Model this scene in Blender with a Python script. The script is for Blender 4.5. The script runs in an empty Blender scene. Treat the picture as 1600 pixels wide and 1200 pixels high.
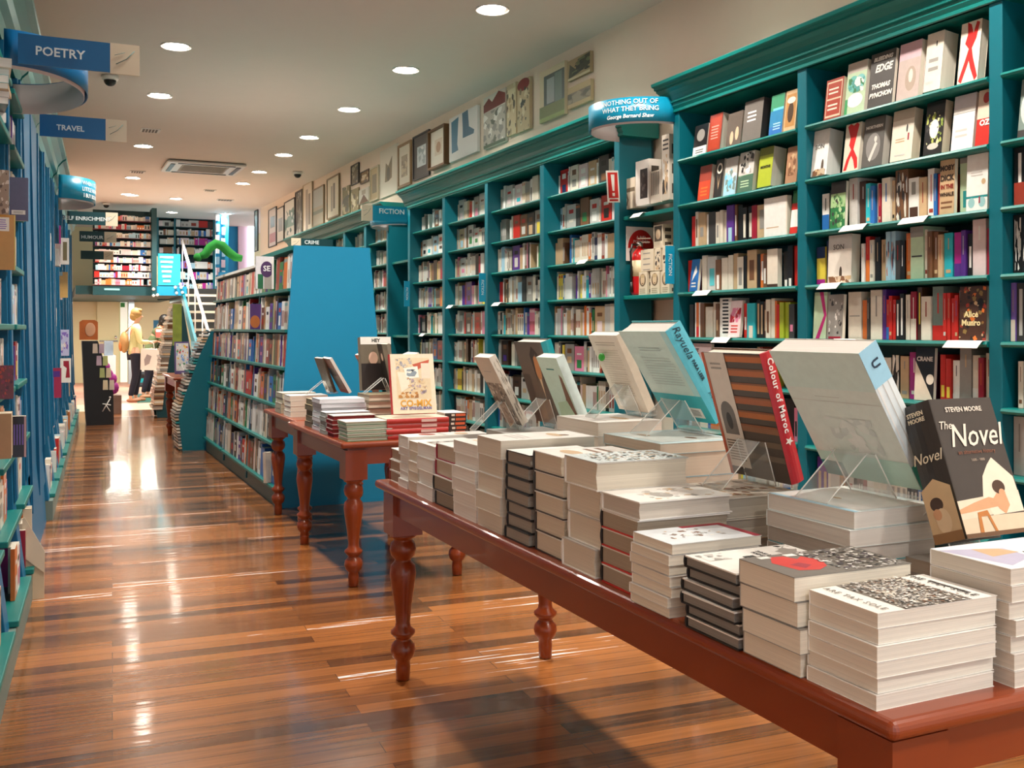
import bpy, bmesh, math, random
from mathutils import Matrix, Vector, Euler
C = bpy.context.scene.collection
PI = math.pi
# ---------------------------------------------------------------- camera, world, exposure
F, VP, HY, CH = 1560.0, 85.0, 513.0, 1.38
TH = math.atan((800 - VP) / F)
sT, cT = math.sin(TH), math.cos(TH)
cam = bpy.data.cameras.new('camera')
cam.sensor_width = 36; cam.sensor_fit = 'HORIZONTAL'; cam.lens = 36 * F / 1600
cam.shift_y = -(600 - HY) / 1600; cam.clip_start = 0.05
camo = bpy.data.objects.new('camera', cam); C.objects.link(camo)
camo.location = (0, 0, CH); camo.rotation_euler = (PI / 2, 0, -TH)
bpy.context.scene.camera = camo
w = bpy.data.worlds.new('daylight'); bpy.context.scene.world = w; w.use_nodes = True
w.node_tree.nodes['Background'].inputs[0].default_value = (0.86, 0.94, 1.0, 1)
w.node_tree.nodes['Background'].inputs[1].default_value = 0.55
vs = bpy.context.scene.view_settings
vs.view_transform = 'Standard'; vs.look = 'None'; vs.gamma = 1; vs.exposure = 1.08; vs.use_curve_mapping = False
bpy.context.scene.cycles.max_bounces = 8
LAMP_W = 118.0

def ray(px, py):
    a = (px - 800) / F; b = -(py - HY) / F
    return (sT + a * cT, cT - a * sT, b)
def PZ(px, py, z):
    r = ray(px, py); t = (z - CH) / r[2]; return (r[0] * t, r[1] * t)
def PX(px, py, X):
    r = ray(px, py); t = X / r[0]; return (r[1] * t, CH + r[2] * t)
def PY(px, py, Y):
    r = ray(px, py); t = Y / r[1]; return (r[0] * t, CH + r[2] * t)

# ---------------------------------------------------------------- colours
def lin(c):
    if isinstance(c, str):
        c = PAL.get(c, c)
    if isinstance(c, str):
        c = tuple(int(c[i:i + 2], 16) for i in (0, 2, 4))
    if isinstance(c, tuple) and max(c) > 1.0:
        c = tuple(v / 255 for v in c)
        return tuple(((v + .055) / 1.055) ** 2.4 if v > .04045 else v / 12.92 for v in c)
    return c
PAL = {'cream': 'e6dccb', 'white': 'efece6', 'tan': 'c9a982', 'brown': '7a5236', 'dark brown': '4a2f22', 'black': '1d1b1c',
       'dark grey': '403d3c', 'grey': '9a958e', 'pale grey': 'c9c5bf', 'red': 'c8281e', 'crimson': '9c1730', 'orange': 'd8722c',
       'yellow': 'e6cf4a', 'lime green': 'a9b52e', 'green': '2f7a45', 'pale green': 'bfd6b2', 'teal': '1f8c8c', 'turquoise': '2fb6c4',
       'pale blue': 'a9cfe2', 'blue': '2a6cb4', 'navy': '1e2a55', 'purple': '5a2f8a', 'magenta': 'b0248a', 'pink': 'd97f9c',
       'pale pink': 'e6cfcf', 'brick red': '9c3a2a', 'grey-green': '7d8f88', 'violet': '8a6cc0'}
MATS = {}
def mat(key, color=(.5, .5, .5), rough=.5, metal=0.0, coat=0.0, emit=0, noise=0.0, alpha=None, trans=0):
    if key in MATS: return MATS[key]
    m = bpy.data.materials.new(key); m.use_nodes = True
    nt = m.node_tree; b = nt.nodes['Principled BSDF']
    col = lin(color)
    b.inputs['Base Color'].default_value = (*col, 1); b.inputs['Roughness'].default_value = rough
    b.inputs['Metallic'].default_value = metal; b.inputs['Coat Weight'].default_value = coat
    if trans:
        b.inputs['Transmission Weight'].default_value = trans; b.inputs['IOR'].default_value = 1.45
    if emit:
        b.inputs['Emission Color'].default_value = (*col, 1); b.inputs['Emission Strength'].default_value = emit
    if noise:
        tc = nt.nodes.new('ShaderNodeTexCoord'); n = nt.nodes.new('ShaderNodeTexNoise')
        n.inputs['Scale'].default_value = 6; n.inputs['Detail'].default_value = 6
        nt.links.new(tc.outputs['Object'], n.inputs['Vector'])
        r = nt.nodes.new('ShaderNodeMapRange'); r.inputs[3].default_value = 1 - noise; r.inputs[4].default_value = 1 + noise
        nt.links.new(n.outputs['Fac'], r.inputs[0])
        mx = nt.nodes.new('ShaderNodeMix'); mx.data_type = 'RGBA'; mx.blend_type = 'MULTIPLY'; mx.inputs[0].default_value = 1
        mx.inputs[6].default_value = (*col, 1); nt.links.new(r.outputs[0], mx.inputs[7]); nt.links.new(mx.outputs[2], b.inputs['Base Color'])
    MATS[key] = m
    return m
def attr_mat(key, rough=.4, coat=0.0):
    m = bpy.data.materials.new(key); m.use_nodes = True; nt = m.node_tree; b = nt.nodes['Principled BSDF']
    a = nt.nodes.new('ShaderNodeVertexColor'); a.layer_name = 'Col'
    tc = nt.nodes.new('ShaderNodeTexCoord'); n = nt.nodes.new('ShaderNodeTexNoise'); n.inputs['Scale'].default_value = 40; n.inputs['Detail'].default_value = 3
    nt.links.new(tc.outputs['Object'], n.inputs['Vector'])
    r = nt.nodes.new('ShaderNodeMapRange'); r.inputs[3].default_value = .9; r.inputs[4].default_value = 1.08
    nt.links.new(n.outputs['Fac'], r.inputs[0])
    mx = nt.nodes.new('ShaderNodeMix'); mx.data_type = 'RGBA'; mx.blend_type = 'MULTIPLY'; mx.inputs[0].default_value = 1
    nt.links.new(a.outputs['Color'], mx.inputs[6]); nt.links.new(r.outputs[0], mx.inputs[7]); nt.links.new(mx.outputs[2], b.inputs['Base Color'])
    b.inputs['Roughness'].default_value = rough; b.inputs['Coat Weight'].default_value = coat
    MATS[key] = m; return m
M_COVER = attr_mat('printed_cover', .38, .15)
M_PRINT = attr_mat('printed_ink', .42)
def page_mat():
    m = bpy.data.materials.new('page_edges'); m.use_nodes = True; nt = m.node_tree; b = nt.nodes['Principled BSDF']
    a = nt.nodes.new('ShaderNodeVertexColor'); a.layer_name = 'Col'
    tc = nt.nodes.new('ShaderNodeTexCoord'); mp = nt.nodes.new('ShaderNodeMapping'); mp.inputs['Scale'].default_value = (3, 3, 900)
    n = nt.nodes.new('ShaderNodeTexNoise'); n.inputs['Scale'].default_value = 1; n.inputs['Detail'].default_value = 2
    nt.links.new(tc.outputs['Object'], mp.inputs['Vector']); nt.links.new(mp.outputs[0], n.inputs['Vector'])
    r = nt.nodes.new('ShaderNodeMapRange'); r.inputs[1].default_value = .3; r.inputs[2].default_value = .7; r.inputs[3].default_value = .86; r.inputs[4].default_value = 1.04
    nt.links.new(n.outputs['Fac'], r.inputs[0])
    mx = nt.nodes.new('ShaderNodeMix'); mx.data_type = 'RGBA'; mx.blend_type = 'MULTIPLY'; mx.inputs[0].default_value = 1
    nt.links.new(a.outputs['Color'], mx.inputs[6]); nt.links.new(r.outputs[0], mx.inputs[7]); nt.links.new(mx.outputs[2], b.inputs['Base Color'])
    bp = nt.nodes.new('ShaderNodeBump'); bp.inputs['Strength'].default_value = .25; bp.inputs['Distance'].default_value = .001
    nt.links.new(n.outputs['Fac'], bp.inputs['Height']); nt.links.new(bp.outputs[0], b.inputs['Normal'])
    b.inputs['Roughness'].default_value = .8
    return m
M_PAGE = page_mat()

# ---------------------------------------------------------------- mesh builder
class MB:
    def __init__(s): s.v = []; s.f = []; s.c = []; s.sm = []
    def poly(s, pts, col=None, sm=False):
        i = len(s.v); s.v += [tuple(p) for p in pts]; s.f.append(tuple(range(i, i + len(pts)))); s.c.append(col); s.sm.append(sm)
    def box(s, x0, y0, z0, x1, y1, z1, col=None, cols=None, skip=''):
        i = len(s.v)
        s.v += [(x0, y0, z0), (x1, y0, z0), (x1, y1, z0), (x0, y1, z0), (x0, y0, z1), (x1, y0, z1), (x1, y1, z1), (x0, y1, z1)]
        fs = {'b': (0, 3, 2, 1), 't': (4, 5, 6, 7), 'f': (0, 1, 5, 4), 'r': (1, 2, 6, 5), 'k': (2, 3, 7, 6), 'l': (3, 0, 4, 7)}
        for k, q in fs.items():
            if k in skip: continue
            s.f.append(tuple(i + a for a in q)); s.c.append(cols.get(k, col) if cols else col); s.sm.append(False)
        return s
    def prism(s, pts, axis, a0, a1, col=None):
        """extrude closed 2D outline along axis ('x','y','z')"""
        def P(p, a): return {'x': (a, p[0], p[1]), 'y': (p[0], a, p[1]), 'z': (p[0], p[1], a)}[axis]
        n = len(pts); i = len(s.v); s.v += [P(p, a0) for p in pts] + [P(p, a1) for p in pts]
        s.f.append(tuple(i + k for k in range(n))[::-1]); s.c.append(col); s.sm.append(False)
        s.f.append(tuple(i + n + k for k in range(n))); s.c.append(col); s.sm.append(False)
        for k in range(n):
            s.f.append((i + k, i + (k + 1) % n, i + n + (k + 1) % n, i + n + k)); s.c.append(col); s.sm.append(False)
        return s
    def lathe(s, prof, cx=0, cy=0, n=24, col=None, cap=True):
        i = len(s.v); m = len(prof)
        for r, z in prof:
            for k in range(n):
                a = 2 * PI * k / n; s.v.append((cx + r * math.cos(a), cy + r * math.sin(a), z))
        for j in range(m - 1):
            for k in range(n):
                s.f.append((i + j * n + k, i + j * n + (k + 1) % n, i + (j + 1) * n + (k + 1) % n, i + (j + 1) * n + k)); s.c.append(col); s.sm.append(True)
        if cap:
            s.f.append(tuple(i + k for k in range(n))[::-1]); s.c.append(col); s.sm.append(False)
            s.f.append(tuple(i + (m - 1) * n + k for k in range(n))); s.c.append(col); s.sm.append(False)
        return s
    def tube(s, pts, r, n=8, col=None, flat=1.0):
        pts = [Vector(p) for p in pts]; i = len(s.v); up = Vector((0, 0, 1))
        for j, p in enumerate(pts):
            d = (pts[min(j + 1, len(pts) - 1)] - pts[max(j - 1, 0)]).normalized()
            u = d.cross(up)
            if u.length < .05: u = d.cross(Vector((0, 1, 0)))
            u.normalize(); v = u.cross(d)
            rr = r[j] if isinstance(r, (list, tuple)) else r
            for k in range(n):
                a = 2 * PI * k / n; s.v.append(tuple(p + u * rr * math.cos(a) * flat + v * rr * math.sin(a)))
        for j in range(len(pts) - 1):
            for k in range(n):
                s.f.append((i + j * n + k, i + (j + 1) * n + k, i + (j + 1) * n + (k + 1) % n, i + j * n + (k + 1) % n)); s.c.append(col); s.sm.append(True)
        s.f.append(tuple(i + k for k in range(n))); s.c.append(col); s.sm.append(False)
        s.f.append(tuple(i + (len(pts) - 1) * n + k for k in range(n))[::-1]); s.c.append(col); s.sm.append(False)
        return s
    def ball(s, c, r, n=14, col=None):
        rx, ry, rz = r if isinstance(r, (tuple, list)) else (r, r, r)
        i = len(s.v); m = n // 2
        for j in range(m + 1):
            t = PI * j / m
            for k in range(n):
                a = 2 * PI * k / n; s.v.append((c[0] + rx * math.sin(t) * math.cos(a), c[1] + ry * math.sin(t) * math.sin(a), c[2] + rz * math.cos(t)))
        for j in range(m):
            for k in range(n):
                s.f.append((i + j * n + k, i + (j + 1) * n + k, i + (j + 1) * n + (k + 1) % n, i + j * n + (k + 1) % n)); s.c.append(col); s.sm.append(True)
        return s
    def mesh(s, name):
        me = bpy.data.meshes.new(name); me.from_pydata(s.v, [], s.f)
        me.polygons.foreach_set('use_smooth', s.sm)
        if any(c is not None for c in s.c):
            ca = me.color_attributes.new('Col', 'FLOAT_COLOR', 'CORNER'); buf = []
            for f, c in zip(s.f, s.c):
                buf += [*(lin(c) if c is not None else (.5, .5, .5)), 1.0] * len(f)
            ca.data.foreach_set('color', buf)
        me.update(); return me
    def build(s, name, m, parent=None, loc=None, rot=None, bev=0, seg=2):
        o = bpy.data.objects.new(name, s.mesh(name)); C.objects.link(o)
        if m: o.data.materials.append(m)
        if parent: o.parent = parent
        if loc: o.location = loc
        if rot: o.rotation_euler = rot
        if bev:
            b = o.modifiers.new('b', 'BEVEL'); b.width = bev; b.segments = seg; b.limit_method = 'ANGLE'; b.angle_limit = .6
        return o
def tag(o, label=None, cat=None, group=None, kind=None):
    if label: o['label'] = label
    if cat: o['category'] = cat
    if group: o['group'] = group
    if kind: o['kind'] = kind
    return o
def empty(name, loc=(0, 0, 0), rot=(0, 0, 0)):
    o = bpy.data.objects.new(name, None); o.empty_display_size = .05; C.objects.link(o); o.location = loc; o.rotation_euler = rot; return o
FACE = {'front': lambda t: Matrix.Identity(4),
        'spine': lambda t: Matrix(((0, 0, -1, 0), (-1, 0, 0, 0), (0, 1, 0, 0), (0, 0, 0, 1))),
        'back': lambda t: Matrix(((-1, 0, 0, 0), (0, 1, 0, 0), (0, 0, -1, 0), (0, 0, 0, 1)))}
def text(name, s, size, m, parent=None, mtx=None, ext=.0003, bold=0.0, align='CENTER', shear=0, spacing=1.0, sx=1.0, lines=1.0):
    cu = bpy.data.curves.new(name, 'FONT'); cu.body = s; cu.size = size; cu.extrude = ext; cu.offset = bold; cu.align_x = align; cu.align_y = 'CENTER'
    cu.shear = shear; cu.space_character = spacing; cu.resolution_u = 2; cu.space_line = lines
    o = bpy.data.objects.new(name, cu); C.objects.link(o); cu.materials.append(m)
    if parent: o.parent = parent
    if mtx is not None: o.matrix_local = mtx @ Matrix.Diagonal((sx, 1, 1, 1))
    return o
def ink(c): return mat('ink_' + str(c), c, .45)
random.seed(7)

# ---------------------------------------------------------------- materials of the place
def floor_mat():
    m = bpy.data.materials.new('polished_floorboards'); m.use_nodes = True; nt = m.node_tree; b = nt.nodes['Principled BSDF']
    tc = nt.nodes.new('ShaderNodeTexCoord'); mp = nt.nodes.new('ShaderNodeMapping'); mp.inputs['Rotation'].default_value = (0, 0, .049)
    nt.links.new(tc.outputs['Object'], mp.inputs['Vector'])
    br = nt.nodes.new('ShaderNodeTexBrick'); br.offset = .43; br.offset_frequency = 2; br.squash = 1
    br.inputs['Scale'].default_value = 1; br.inputs['Brick Width'].default_value = 1.45; br.inputs['Row Height'].default_value = .088
    br.inputs['Mortar Size'].default_value = .0011; br.inputs['Mortar Smooth'].default_value = .3; br.inputs['Bias'].default_value = 0
    br.inputs['Color1'].default_value = (0, 0, 0, 1); br.inputs['Color2'].default_value = (1, 1, 1, 1); br.inputs['Mortar'].default_value = (.2, .2, .2, 1)
    nt.links.new(mp.outputs[0], br.inputs['Vector'])
    mp2 = nt.nodes.new('ShaderNodeMapping'); mp2.inputs['Scale'].default_value = (1.2, 34, 1); nt.links.new(mp.outputs[0], mp2.inputs['Vector'])
    n = nt.nodes.new('ShaderNodeTexNoise'); n.inputs['Scale'].default_value = 1.6; n.inputs['Detail'].default_value = 8; n.inputs['Distortion'].default_value = .4
    nt.links.new(mp2.outputs[0], n.inputs['Vector'])
    n2 = nt.nodes.new('ShaderNodeTexNoise'); n2.inputs['Scale'].default_value = 1.1; n2.inputs['Detail'].default_value = 2; nt.links.new(mp.outputs[0], n2.inputs['Vector'])
    def math_(op, a, bb):
        q = nt.nodes.new('ShaderNodeMath'); q.operation = op
        for i, v in enumerate((a, bb)):
            if isinstance(v, (int, float)): q.inputs[i].default_value = v
            else: nt.links.new(v, q.inputs[i])
        return q.outputs[0]
    fac = math_('ADD', math_('MULTIPLY', br.outputs['Color'], .55), math_('ADD', math_('MULTIPLY', n.outputs['Fac'], .55), math_('MULTIPLY', n2.outputs['Fac'], .25)))
    cr = nt.nodes.new('ShaderNodeValToRGB'); e = cr.color_ramp
    for pos, c in ((.30, '2a1710'), (.48, '4a2816'), (.66, '723d1c'), (.82, '985426'), (1.0, 'b8733c')):
        el = e.elements[0] if pos == .30 else (e.elements[1] if pos == 1.0 else e.elements.new(pos)); el.position = pos; el.color = (*lin(c), 1)
    nt.links.new(fac, cr.inputs[0])
    mx = nt.nodes.new('ShaderNodeMix'); mx.data_type = 'RGBA'; mx.inputs[7].default_value = (.02, .012, .008, 1)
    nt.links.new(br.outputs['Fac'], mx.inputs[0]); nt.links.new(cr.outputs[0], mx.inputs[6]); nt.links.new(mx.outputs[2], b.inputs['Base Color'])
    b.inputs['Roughness'].default_value = .24; b.inputs['Coat Weight'].default_value = .55; b.inputs['Coat Roughness'].default_value = .08
    bp = nt.nodes.new('ShaderNodeBump'); bp.inputs['Strength'].default_value = .16; bp.inputs['Distance'].default_value = .004
    n3 = nt.nodes.new('ShaderNodeTexNoise'); n3.inputs['Scale'].default_value = 2.2; n3.inputs['Detail'].default_value = 1
    mp3 = nt.nodes.new('ShaderNodeMapping'); mp3.inputs['Scale'].default_value = (1, 9, 1); nt.links.new(mp.outputs[0], mp3.inputs['Vector']); nt.links.new(mp3.outputs[0], n3.inputs['Vector'])
    nt.links.new(n3.outputs['Fac'], bp.inputs['Height']); nt.links.new(bp.outputs[0], b.inputs['Normal']); nt.links.new(bp.outputs[0], b.inputs['Coat Normal'])
    return m
M_FLOOR = floor_mat()
M_WALL = mat('painted_wall', 'f0ddca', .7, noise=.03)
M_CEIL = mat('painted_ceiling', 'e0d4cb', .75, noise=.02)
M_TEAL_WARM = mat('teal_paint_warm_lit', '04746e', .38, noise=.06)  # bookcase paint, greener: warm light on shelf edges put into its colour
M_TEAL_BLUE = mat('teal_paint_blue_lit', '046674', .4, noise=.05)  # same bookcase paint, bluer: reflected light on the uprights put into its colour
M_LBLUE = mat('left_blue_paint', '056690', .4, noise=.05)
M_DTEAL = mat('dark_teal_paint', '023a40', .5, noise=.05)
M_PANEL = mat('bright_blue_paint', '0789b5', .45, noise=.03)
M_WOOD = mat('red_brown_stained_wood', '8a3812', .28, coat=.3, noise=.12)
M_WHITE = mat('white_card', 'f0ede6', .6)
M_SIGN = mat('sign_blue', '04629a', .35)
M_SIGNT = mat('sign_turquoise', '0a92b8', .35)
def acrylic():
    m = bpy.data.materials.new('clear_acrylic'); m.use_nodes = True; nt = m.node_tree; nt.nodes.remove(nt.nodes['Principled BSDF'])
    tr = nt.nodes.new('ShaderNodeBsdfTransparent'); tr.inputs[0].default_value = (.96, .975, .975, 1); gl = nt.nodes.new('ShaderNodeBsdfGlossy'); gl.inputs['Roughness'].default_value = .08
    lw = nt.nodes.new('ShaderNodeLayerWeight'); lw.inputs[0].default_value = .35
    r = nt.nodes.new('ShaderNodeMapRange'); r.inputs[3].default_value = .05; r.inputs[4].default_value = .75; nt.links.new(lw.outputs['Fresnel'], r.inputs[0]); mx = nt.nodes.new('ShaderNodeMixShader')
    df = nt.nodes.new('ShaderNodeBsdfDiffuse'); df.inputs[0].default_value = (.95, .95, .93, 1); m2 = nt.nodes.new('ShaderNodeMixShader'); m2.inputs[0].default_value = .07
    lf = nt.nodes.new('ShaderNodeMath'); lf.operation = 'POWER'; lf.inputs[1].default_value = 3; nt.links.new(lw.outputs['Facing'], lf.inputs[0]); r.inputs[1].default_value = 0; nt.links.new(lf.outputs[0], r.inputs[0])
    nt.links.new(r.outputs[0], mx.inputs[0]); nt.links.new(tr.outputs[0], mx.inputs[1]); nt.links.new(gl.outputs[0], mx.inputs[2])
    nt.links.new(mx.outputs[0], m2.inputs[1]); nt.links.new(df.outputs[0], m2.inputs[2]); nt.links.new(m2.outputs[0], nt.nodes['Material Output'].inputs[0]); return m
M_ACR = acrylic()
M_LAMP = mat('lamp_glow', (1.0, .93, .82), .5, emit=28)
M_METAL = mat('white_metal', 'dcdad5', .35, metal=.2)
M_DARK = mat('black_plastic', '141414', .35)

# ---------------------------------------------------------------- room shell
RW, YB, YF = 3.88, -2.2, 27.5
def czz(y): return 3.60 + .0125 * y
def struct(o): o['kind'] = 'structure'; return o
q = MB(); q.box(-1.6, YB, -.05, 5.6, 18.0, 0); struct(q.build('floor', M_FLOOR))
q = MB(); q.box(-1.6, 18.0, -.05, 5.6, 19.6, .001); struct(q.build('floor_tiles', mat('pale_floor_tiles', 'cdb9a2', .35, noise=.05)))
q = MB(); q.box(-1.6, 19.6, -.05, 5.6, YF, .002); struct(q.build('floor_back', mat('salmon_floor', 'c98f7c', .5, noise=.05)))
q = MB(); q.prism([(YB, czz(YB)), (YF, czz(YF)), (YF, czz(YF) + .1), (YB, czz(YB) + .1)], 'x', -1.6, 5.6); struct(q.build('ceiling', M_CEIL))
q = MB(); q.box(RW, YB, 0, RW + .15, 21.0, 4.0); struct(q.build('wall_right', M_WALL))
LX0, LK = -.35, .0405                      # line of the left wall cases: X = LX0 + LK*Y
def lx(y, off=0): return LX0 + off + LK * y
q = MB(); q.prism([(lx(YB, -.55), YB), (lx(YF, -.55), YF), (lx(YF, -.7), YF), (lx(YB, -.7), YB)], 'z', 0, 4.0); struct(q.build('wall_left', M_WALL))
q = MB(); q.box(-.6, YF - .1, 0, 5.6, YF, 4.0); struct(q.build('wall_back', mat('cream_wall', 'e6dfb4', .6)))
q = MB(); q.box(RW + .15, 20.85, 0, 5.6, 21.0, 4.0); struct(q.build('wall_return', mat('pink_wall', 'e3c3cf', .6)))
# ---------------------------------------------------------------- ceiling fittings
def ceiling_light(x, y, label, power=LAMP_W, rest=None):
    z = czz(y)
    t = empty('ceiling_light', (x, y, z)); tag(t, label, 'ceiling light', 'recessed downlights')
    MB().lathe([(.118, -.012), (.122, -.004), (.122, .004), (.088, .004), (.088, -.008)], n=28, cap=False).build('trim_ring', M_METAL, t)
    MB().lathe([(.0, .0015), (.09, .0015), (.09, -.004), (.0, -.004)], n=24, cap=False).build('lamp_lens', M_LAMP, t)
    li = bpy.data.lights.new('downlight', 'SPOT'); li.energy = power; li.color = (1.0, .93, .83); li.spot_size = 2.35; li.spot_blend = .9; li.shadow_soft_size = .09
    lo = bpy.data.objects.new('downlight', li); C.objects.link(lo); lo.parent = t; lo.location = (0, 0, -.03)
    return t
ORD = ['first', 'second', 'third', 'fourth', 'fifth', 'sixth', 'seventh', 'eighth', 'ninth', 'tenth', 'eleventh', 'twelfth', 'thirteenth', 'fourteenth', 'fifteenth', 'sixteenth', 'seventeenth', 'eighteenth', 'nineteenth', 'twentieth', 'twenty-first', 'twenty-second', 'twenty-third', 'twenty-fourth', 'twenty-fifth', 'twenty-sixth', 'twenty-seventh', 'twenty-eighth', 'twenty-ninth', 'thirtieth']
for i, y in enumerate((-.9, 1.0, 2.85, 4.7, 6.6, 8.55, 10.45, 12.3, 13.8, 15.6, 17.1)):
    ceiling_light(2.87, y, 'round recessed downlight, ' + ['unseen end', 'overhead', 'over the front table', 'between table and camera', 'biggest one at top centre', ' second biggest', 'third', 'fourth', 'fifth', 'sixth', 'seventh'][i].strip() + ' of the long row beside the pictures')
for i, y in enumerate((-1.2, .9, 2.9, 4.8, 6.7, 8.63, 10.63, 13.9, 17.2, 19.6)):
    if i in (1, 2): continue
    ceiling_light(.91 + max(0, y - 8.6) * .028, y, 'round recessed downlight, ' + ['unseen end', 'overhead', 'near overhead', 'before the sign row', 'over the poetry sign', 'beside the poetry sign', 'just above the travel sign', 'next past the small grille', 'beyond the cassette vent', 'farthest and smallest'][i] + ', short row nearer left shelves')
def vent(px, py, w, d, label):
    x, y = PZ(px, py, 3.6); 
    for _ in range(3): x, y = PZ(px, py, czz(y))
    t = empty('ceiling_vent', (x, y, czz(y))); tag(t, label, 'vent')
    q = MB(); q.box(-w / 2, -d / 2, -.012, w / 2, d / 2, .01); q.build('frame', M_METAL, t, bev=.003)
    q = MB()
    n = 5
    for k in range(n):
        a = -w / 2 + .02 + (w - .04) * k / n; q.box(a, -d / 2 + .02, -.016, a + (w - .04) / n - .012, d / 2 - .02, -.0125)
    q.build('grille', mat('vent_dark', '5c5650', .6), t)
vent(235, 203, .22, .22, 'small dark square grille beside the travel sign')
vent(215, 268, .22, .2, 'small dark ceiling grille below the third light of short row')
vent(328, 297, .2, .2, 'small faint grille behind the cassette air unit')
vent(352, 312, .3, .2, 'thin grey grille near far end of ceiling above caterpillar shelf')
x, y = PZ(317, 261, 3.78)
t = empty('air_conditioner', (x, y, czz(y) - .012), (.0125, 0, 0)); tag(t, 'white square cassette air conditioner set in the ceiling', 'air conditioner')
MB().box(-.55, -.55, -.035, .55, .55, -.001).build('panel', M_METAL, t, bev=.015)
for k in range(4):
    q = MB(); q.box(-.4, -.49, -.042, .4, -.43, -.0355); q.build('slot', M_DARK, t, rot=(0, 0, k * PI / 2))
q = MB(); q.box(-.33, -.33, -.04, .33, .33, -.0355)
for k in range(9): q.box(-.3, -.3 + k * .068, -.045, .3, -.28 + k * .068, -.0401)
q.build('intake_grille', mat('ac_grille', 'a9a49c', .6), t)
for px, py, lb in ((172, 122, 'black domed camera under the poetry sign end'), (465, 272, 'black domed camera near the row of framed pictures'), (166, 321, 'tiny black domed camera at far end of ceiling')):
    x, y = PZ(px, py, 3.7)
    for _ in range(3): x, y = PZ(px, py - 4, czz(y))
    t = empty('security_camera', (x, y, czz(y))); tag(t, lb, 'security camera')
    MB().lathe([(.001, .0), (.075, .0), (.08, -.02), (.066, -.045), (.001, -.045)], n=20, cap=False).build('housing', M_METAL, t)
    MB().ball((0, 0, -.05), (.055, .055, .05), 16).build('dome', M_DARK, t)

# ---------------------------------------------------------------- bookcases of the right wall
XF = 3.57
SH = [2.44, 2.157, 1.884, 1.606, 1.325, 1.05, .77, .49, .2]
def cornice_profile(x, z):   # outline in (x, z), projecting to -x
    pr = [(.28, -.19), (-.006, -.19), (-.014, -.186), (-.014, -.172), (-.008, -.168), (-.02, -.15), (-.02, -.132), (-.034, -.128), (-.034, -.118), (-.028, -.114), (-.04, -.09), (-.058, -.066), (-.082, -.052), (-.082, -.042), (-.098, -.04), (-.1, -.026), (-.118, -.02), (-.122, -.004), (-.118, 0), (.28, 0)]
    return [(x + a, z + b_) for a, b_ in pr]
def wall_case(name, label, y0, y1, posts, top=2.93, shelves=SH, x=XF, depth=.28, frieze=2.74, rec=0.0):
    t = empty(name, (0, 0, 0)); tag(t, label, 'bookcase', 'teal bookcases along the right wall')
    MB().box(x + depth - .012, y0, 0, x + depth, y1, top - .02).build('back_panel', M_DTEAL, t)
    for p0, p1 in posts:
        o = MB().box(x, p0, 0, x + depth - .013, p1, top - .17).build('upright', M_TEAL_BLUE, t, bev=.004)
    q = MB(); q.prism([(x - .016, 2.3), (x - .002, 2.3)] and [(x - .006, frieze), (x + .012, frieze), (x + .012, top - .165), (x - .006, top - .165)], 'y', y0, y1); q.build('frieze', M_TEAL_WARM, t)
    q = MB(); q.prism(cornice_profile(x, top), 'y', y0 - .07, y1 + .07); q.build('cornice', M_TEAL_WARM, t)
    for (a0, a1), (b0, b1) in zip(posts[:-1], posts[1:]):
        for z in shelves:
            if z < .1: continue
            xs = x + rec; q = MB(); q.prism([(xs + .004, z - .026), (xs - .008, z - .022), (xs - .013, z - .013), (xs - .008, z - .003), (xs + .004, z), (x + depth - .014, z), (x + depth - .014, z - .026)], 'y', a1 + .001, b0 - .001)
            q.build('shelf', M_TEAL_WARM, t)
    MB().box(x - .01, y0, 0, x + .02, y1, .17).build('plinth', M_TEAL_BLUE, t)
    return t
NB = [(1.72, 1.79), (2.915, 2.98), (4.1, 4.17), (5.27, 5.335)]
wall_case('bookcase', 'tall near teal bookcase with heavy cornice, three bays', 1.72, 5.335, NB)
FB = [(6.0, 6.07), (7.18, 7.25), (8.32, 8.39), (9.415, 9.485), (10.5, 10.57)]
wall_case('bookcase', 'long teal bookcase of four bays beyond the fire extinguisher', 6.0, 10.57, FB, top=2.9, frieze=2.7, rec=.045)
GB = [(11.3, 11.36), (12.2, 12.3), (13.2, 13.3), (14.3, 14.4), (15.4, 15.5), (16.5, 16.6)]
wall_case('bookcase', 'dark teal bookcase behind the blue end panel, under the far pictures', 11.3, 16.6, GB, top=2.86, frieze=2.68, rec=.045)
# niche between the two near cases
t = empty('niche_shelving'); tag(t, 'teal niche shelves around the red fire extinguisher', 'shelving')
for z in (2.157, 1.606):
    MB().box(XF + .03, 5.337, z - .028, RW - .001, 5.998, z).build('shelf', M_TEAL_WARM, t, bev=.004)
MB().box(XF + .03, 5.337, .55, RW - .001, 5.998, .58).build('shelf', M_TEAL_WARM, t, bev=.004)
t = empty('niche_shelving'); tag(t, 'dark teal niche shelf between the long and the far bookcase', 'shelving')
for z in (2.157, 1.3, .6):
    MB().box(XF + .05, 10.585, z - .028, RW - .001, 11.295, z).build('shelf', M_TEAL_WARM, t, bev=.004)
MB().box(RW - .02, 10.585, 0, RW - .001, 11.295, 2.7).build('back_panel', M_DTEAL, t)

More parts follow.
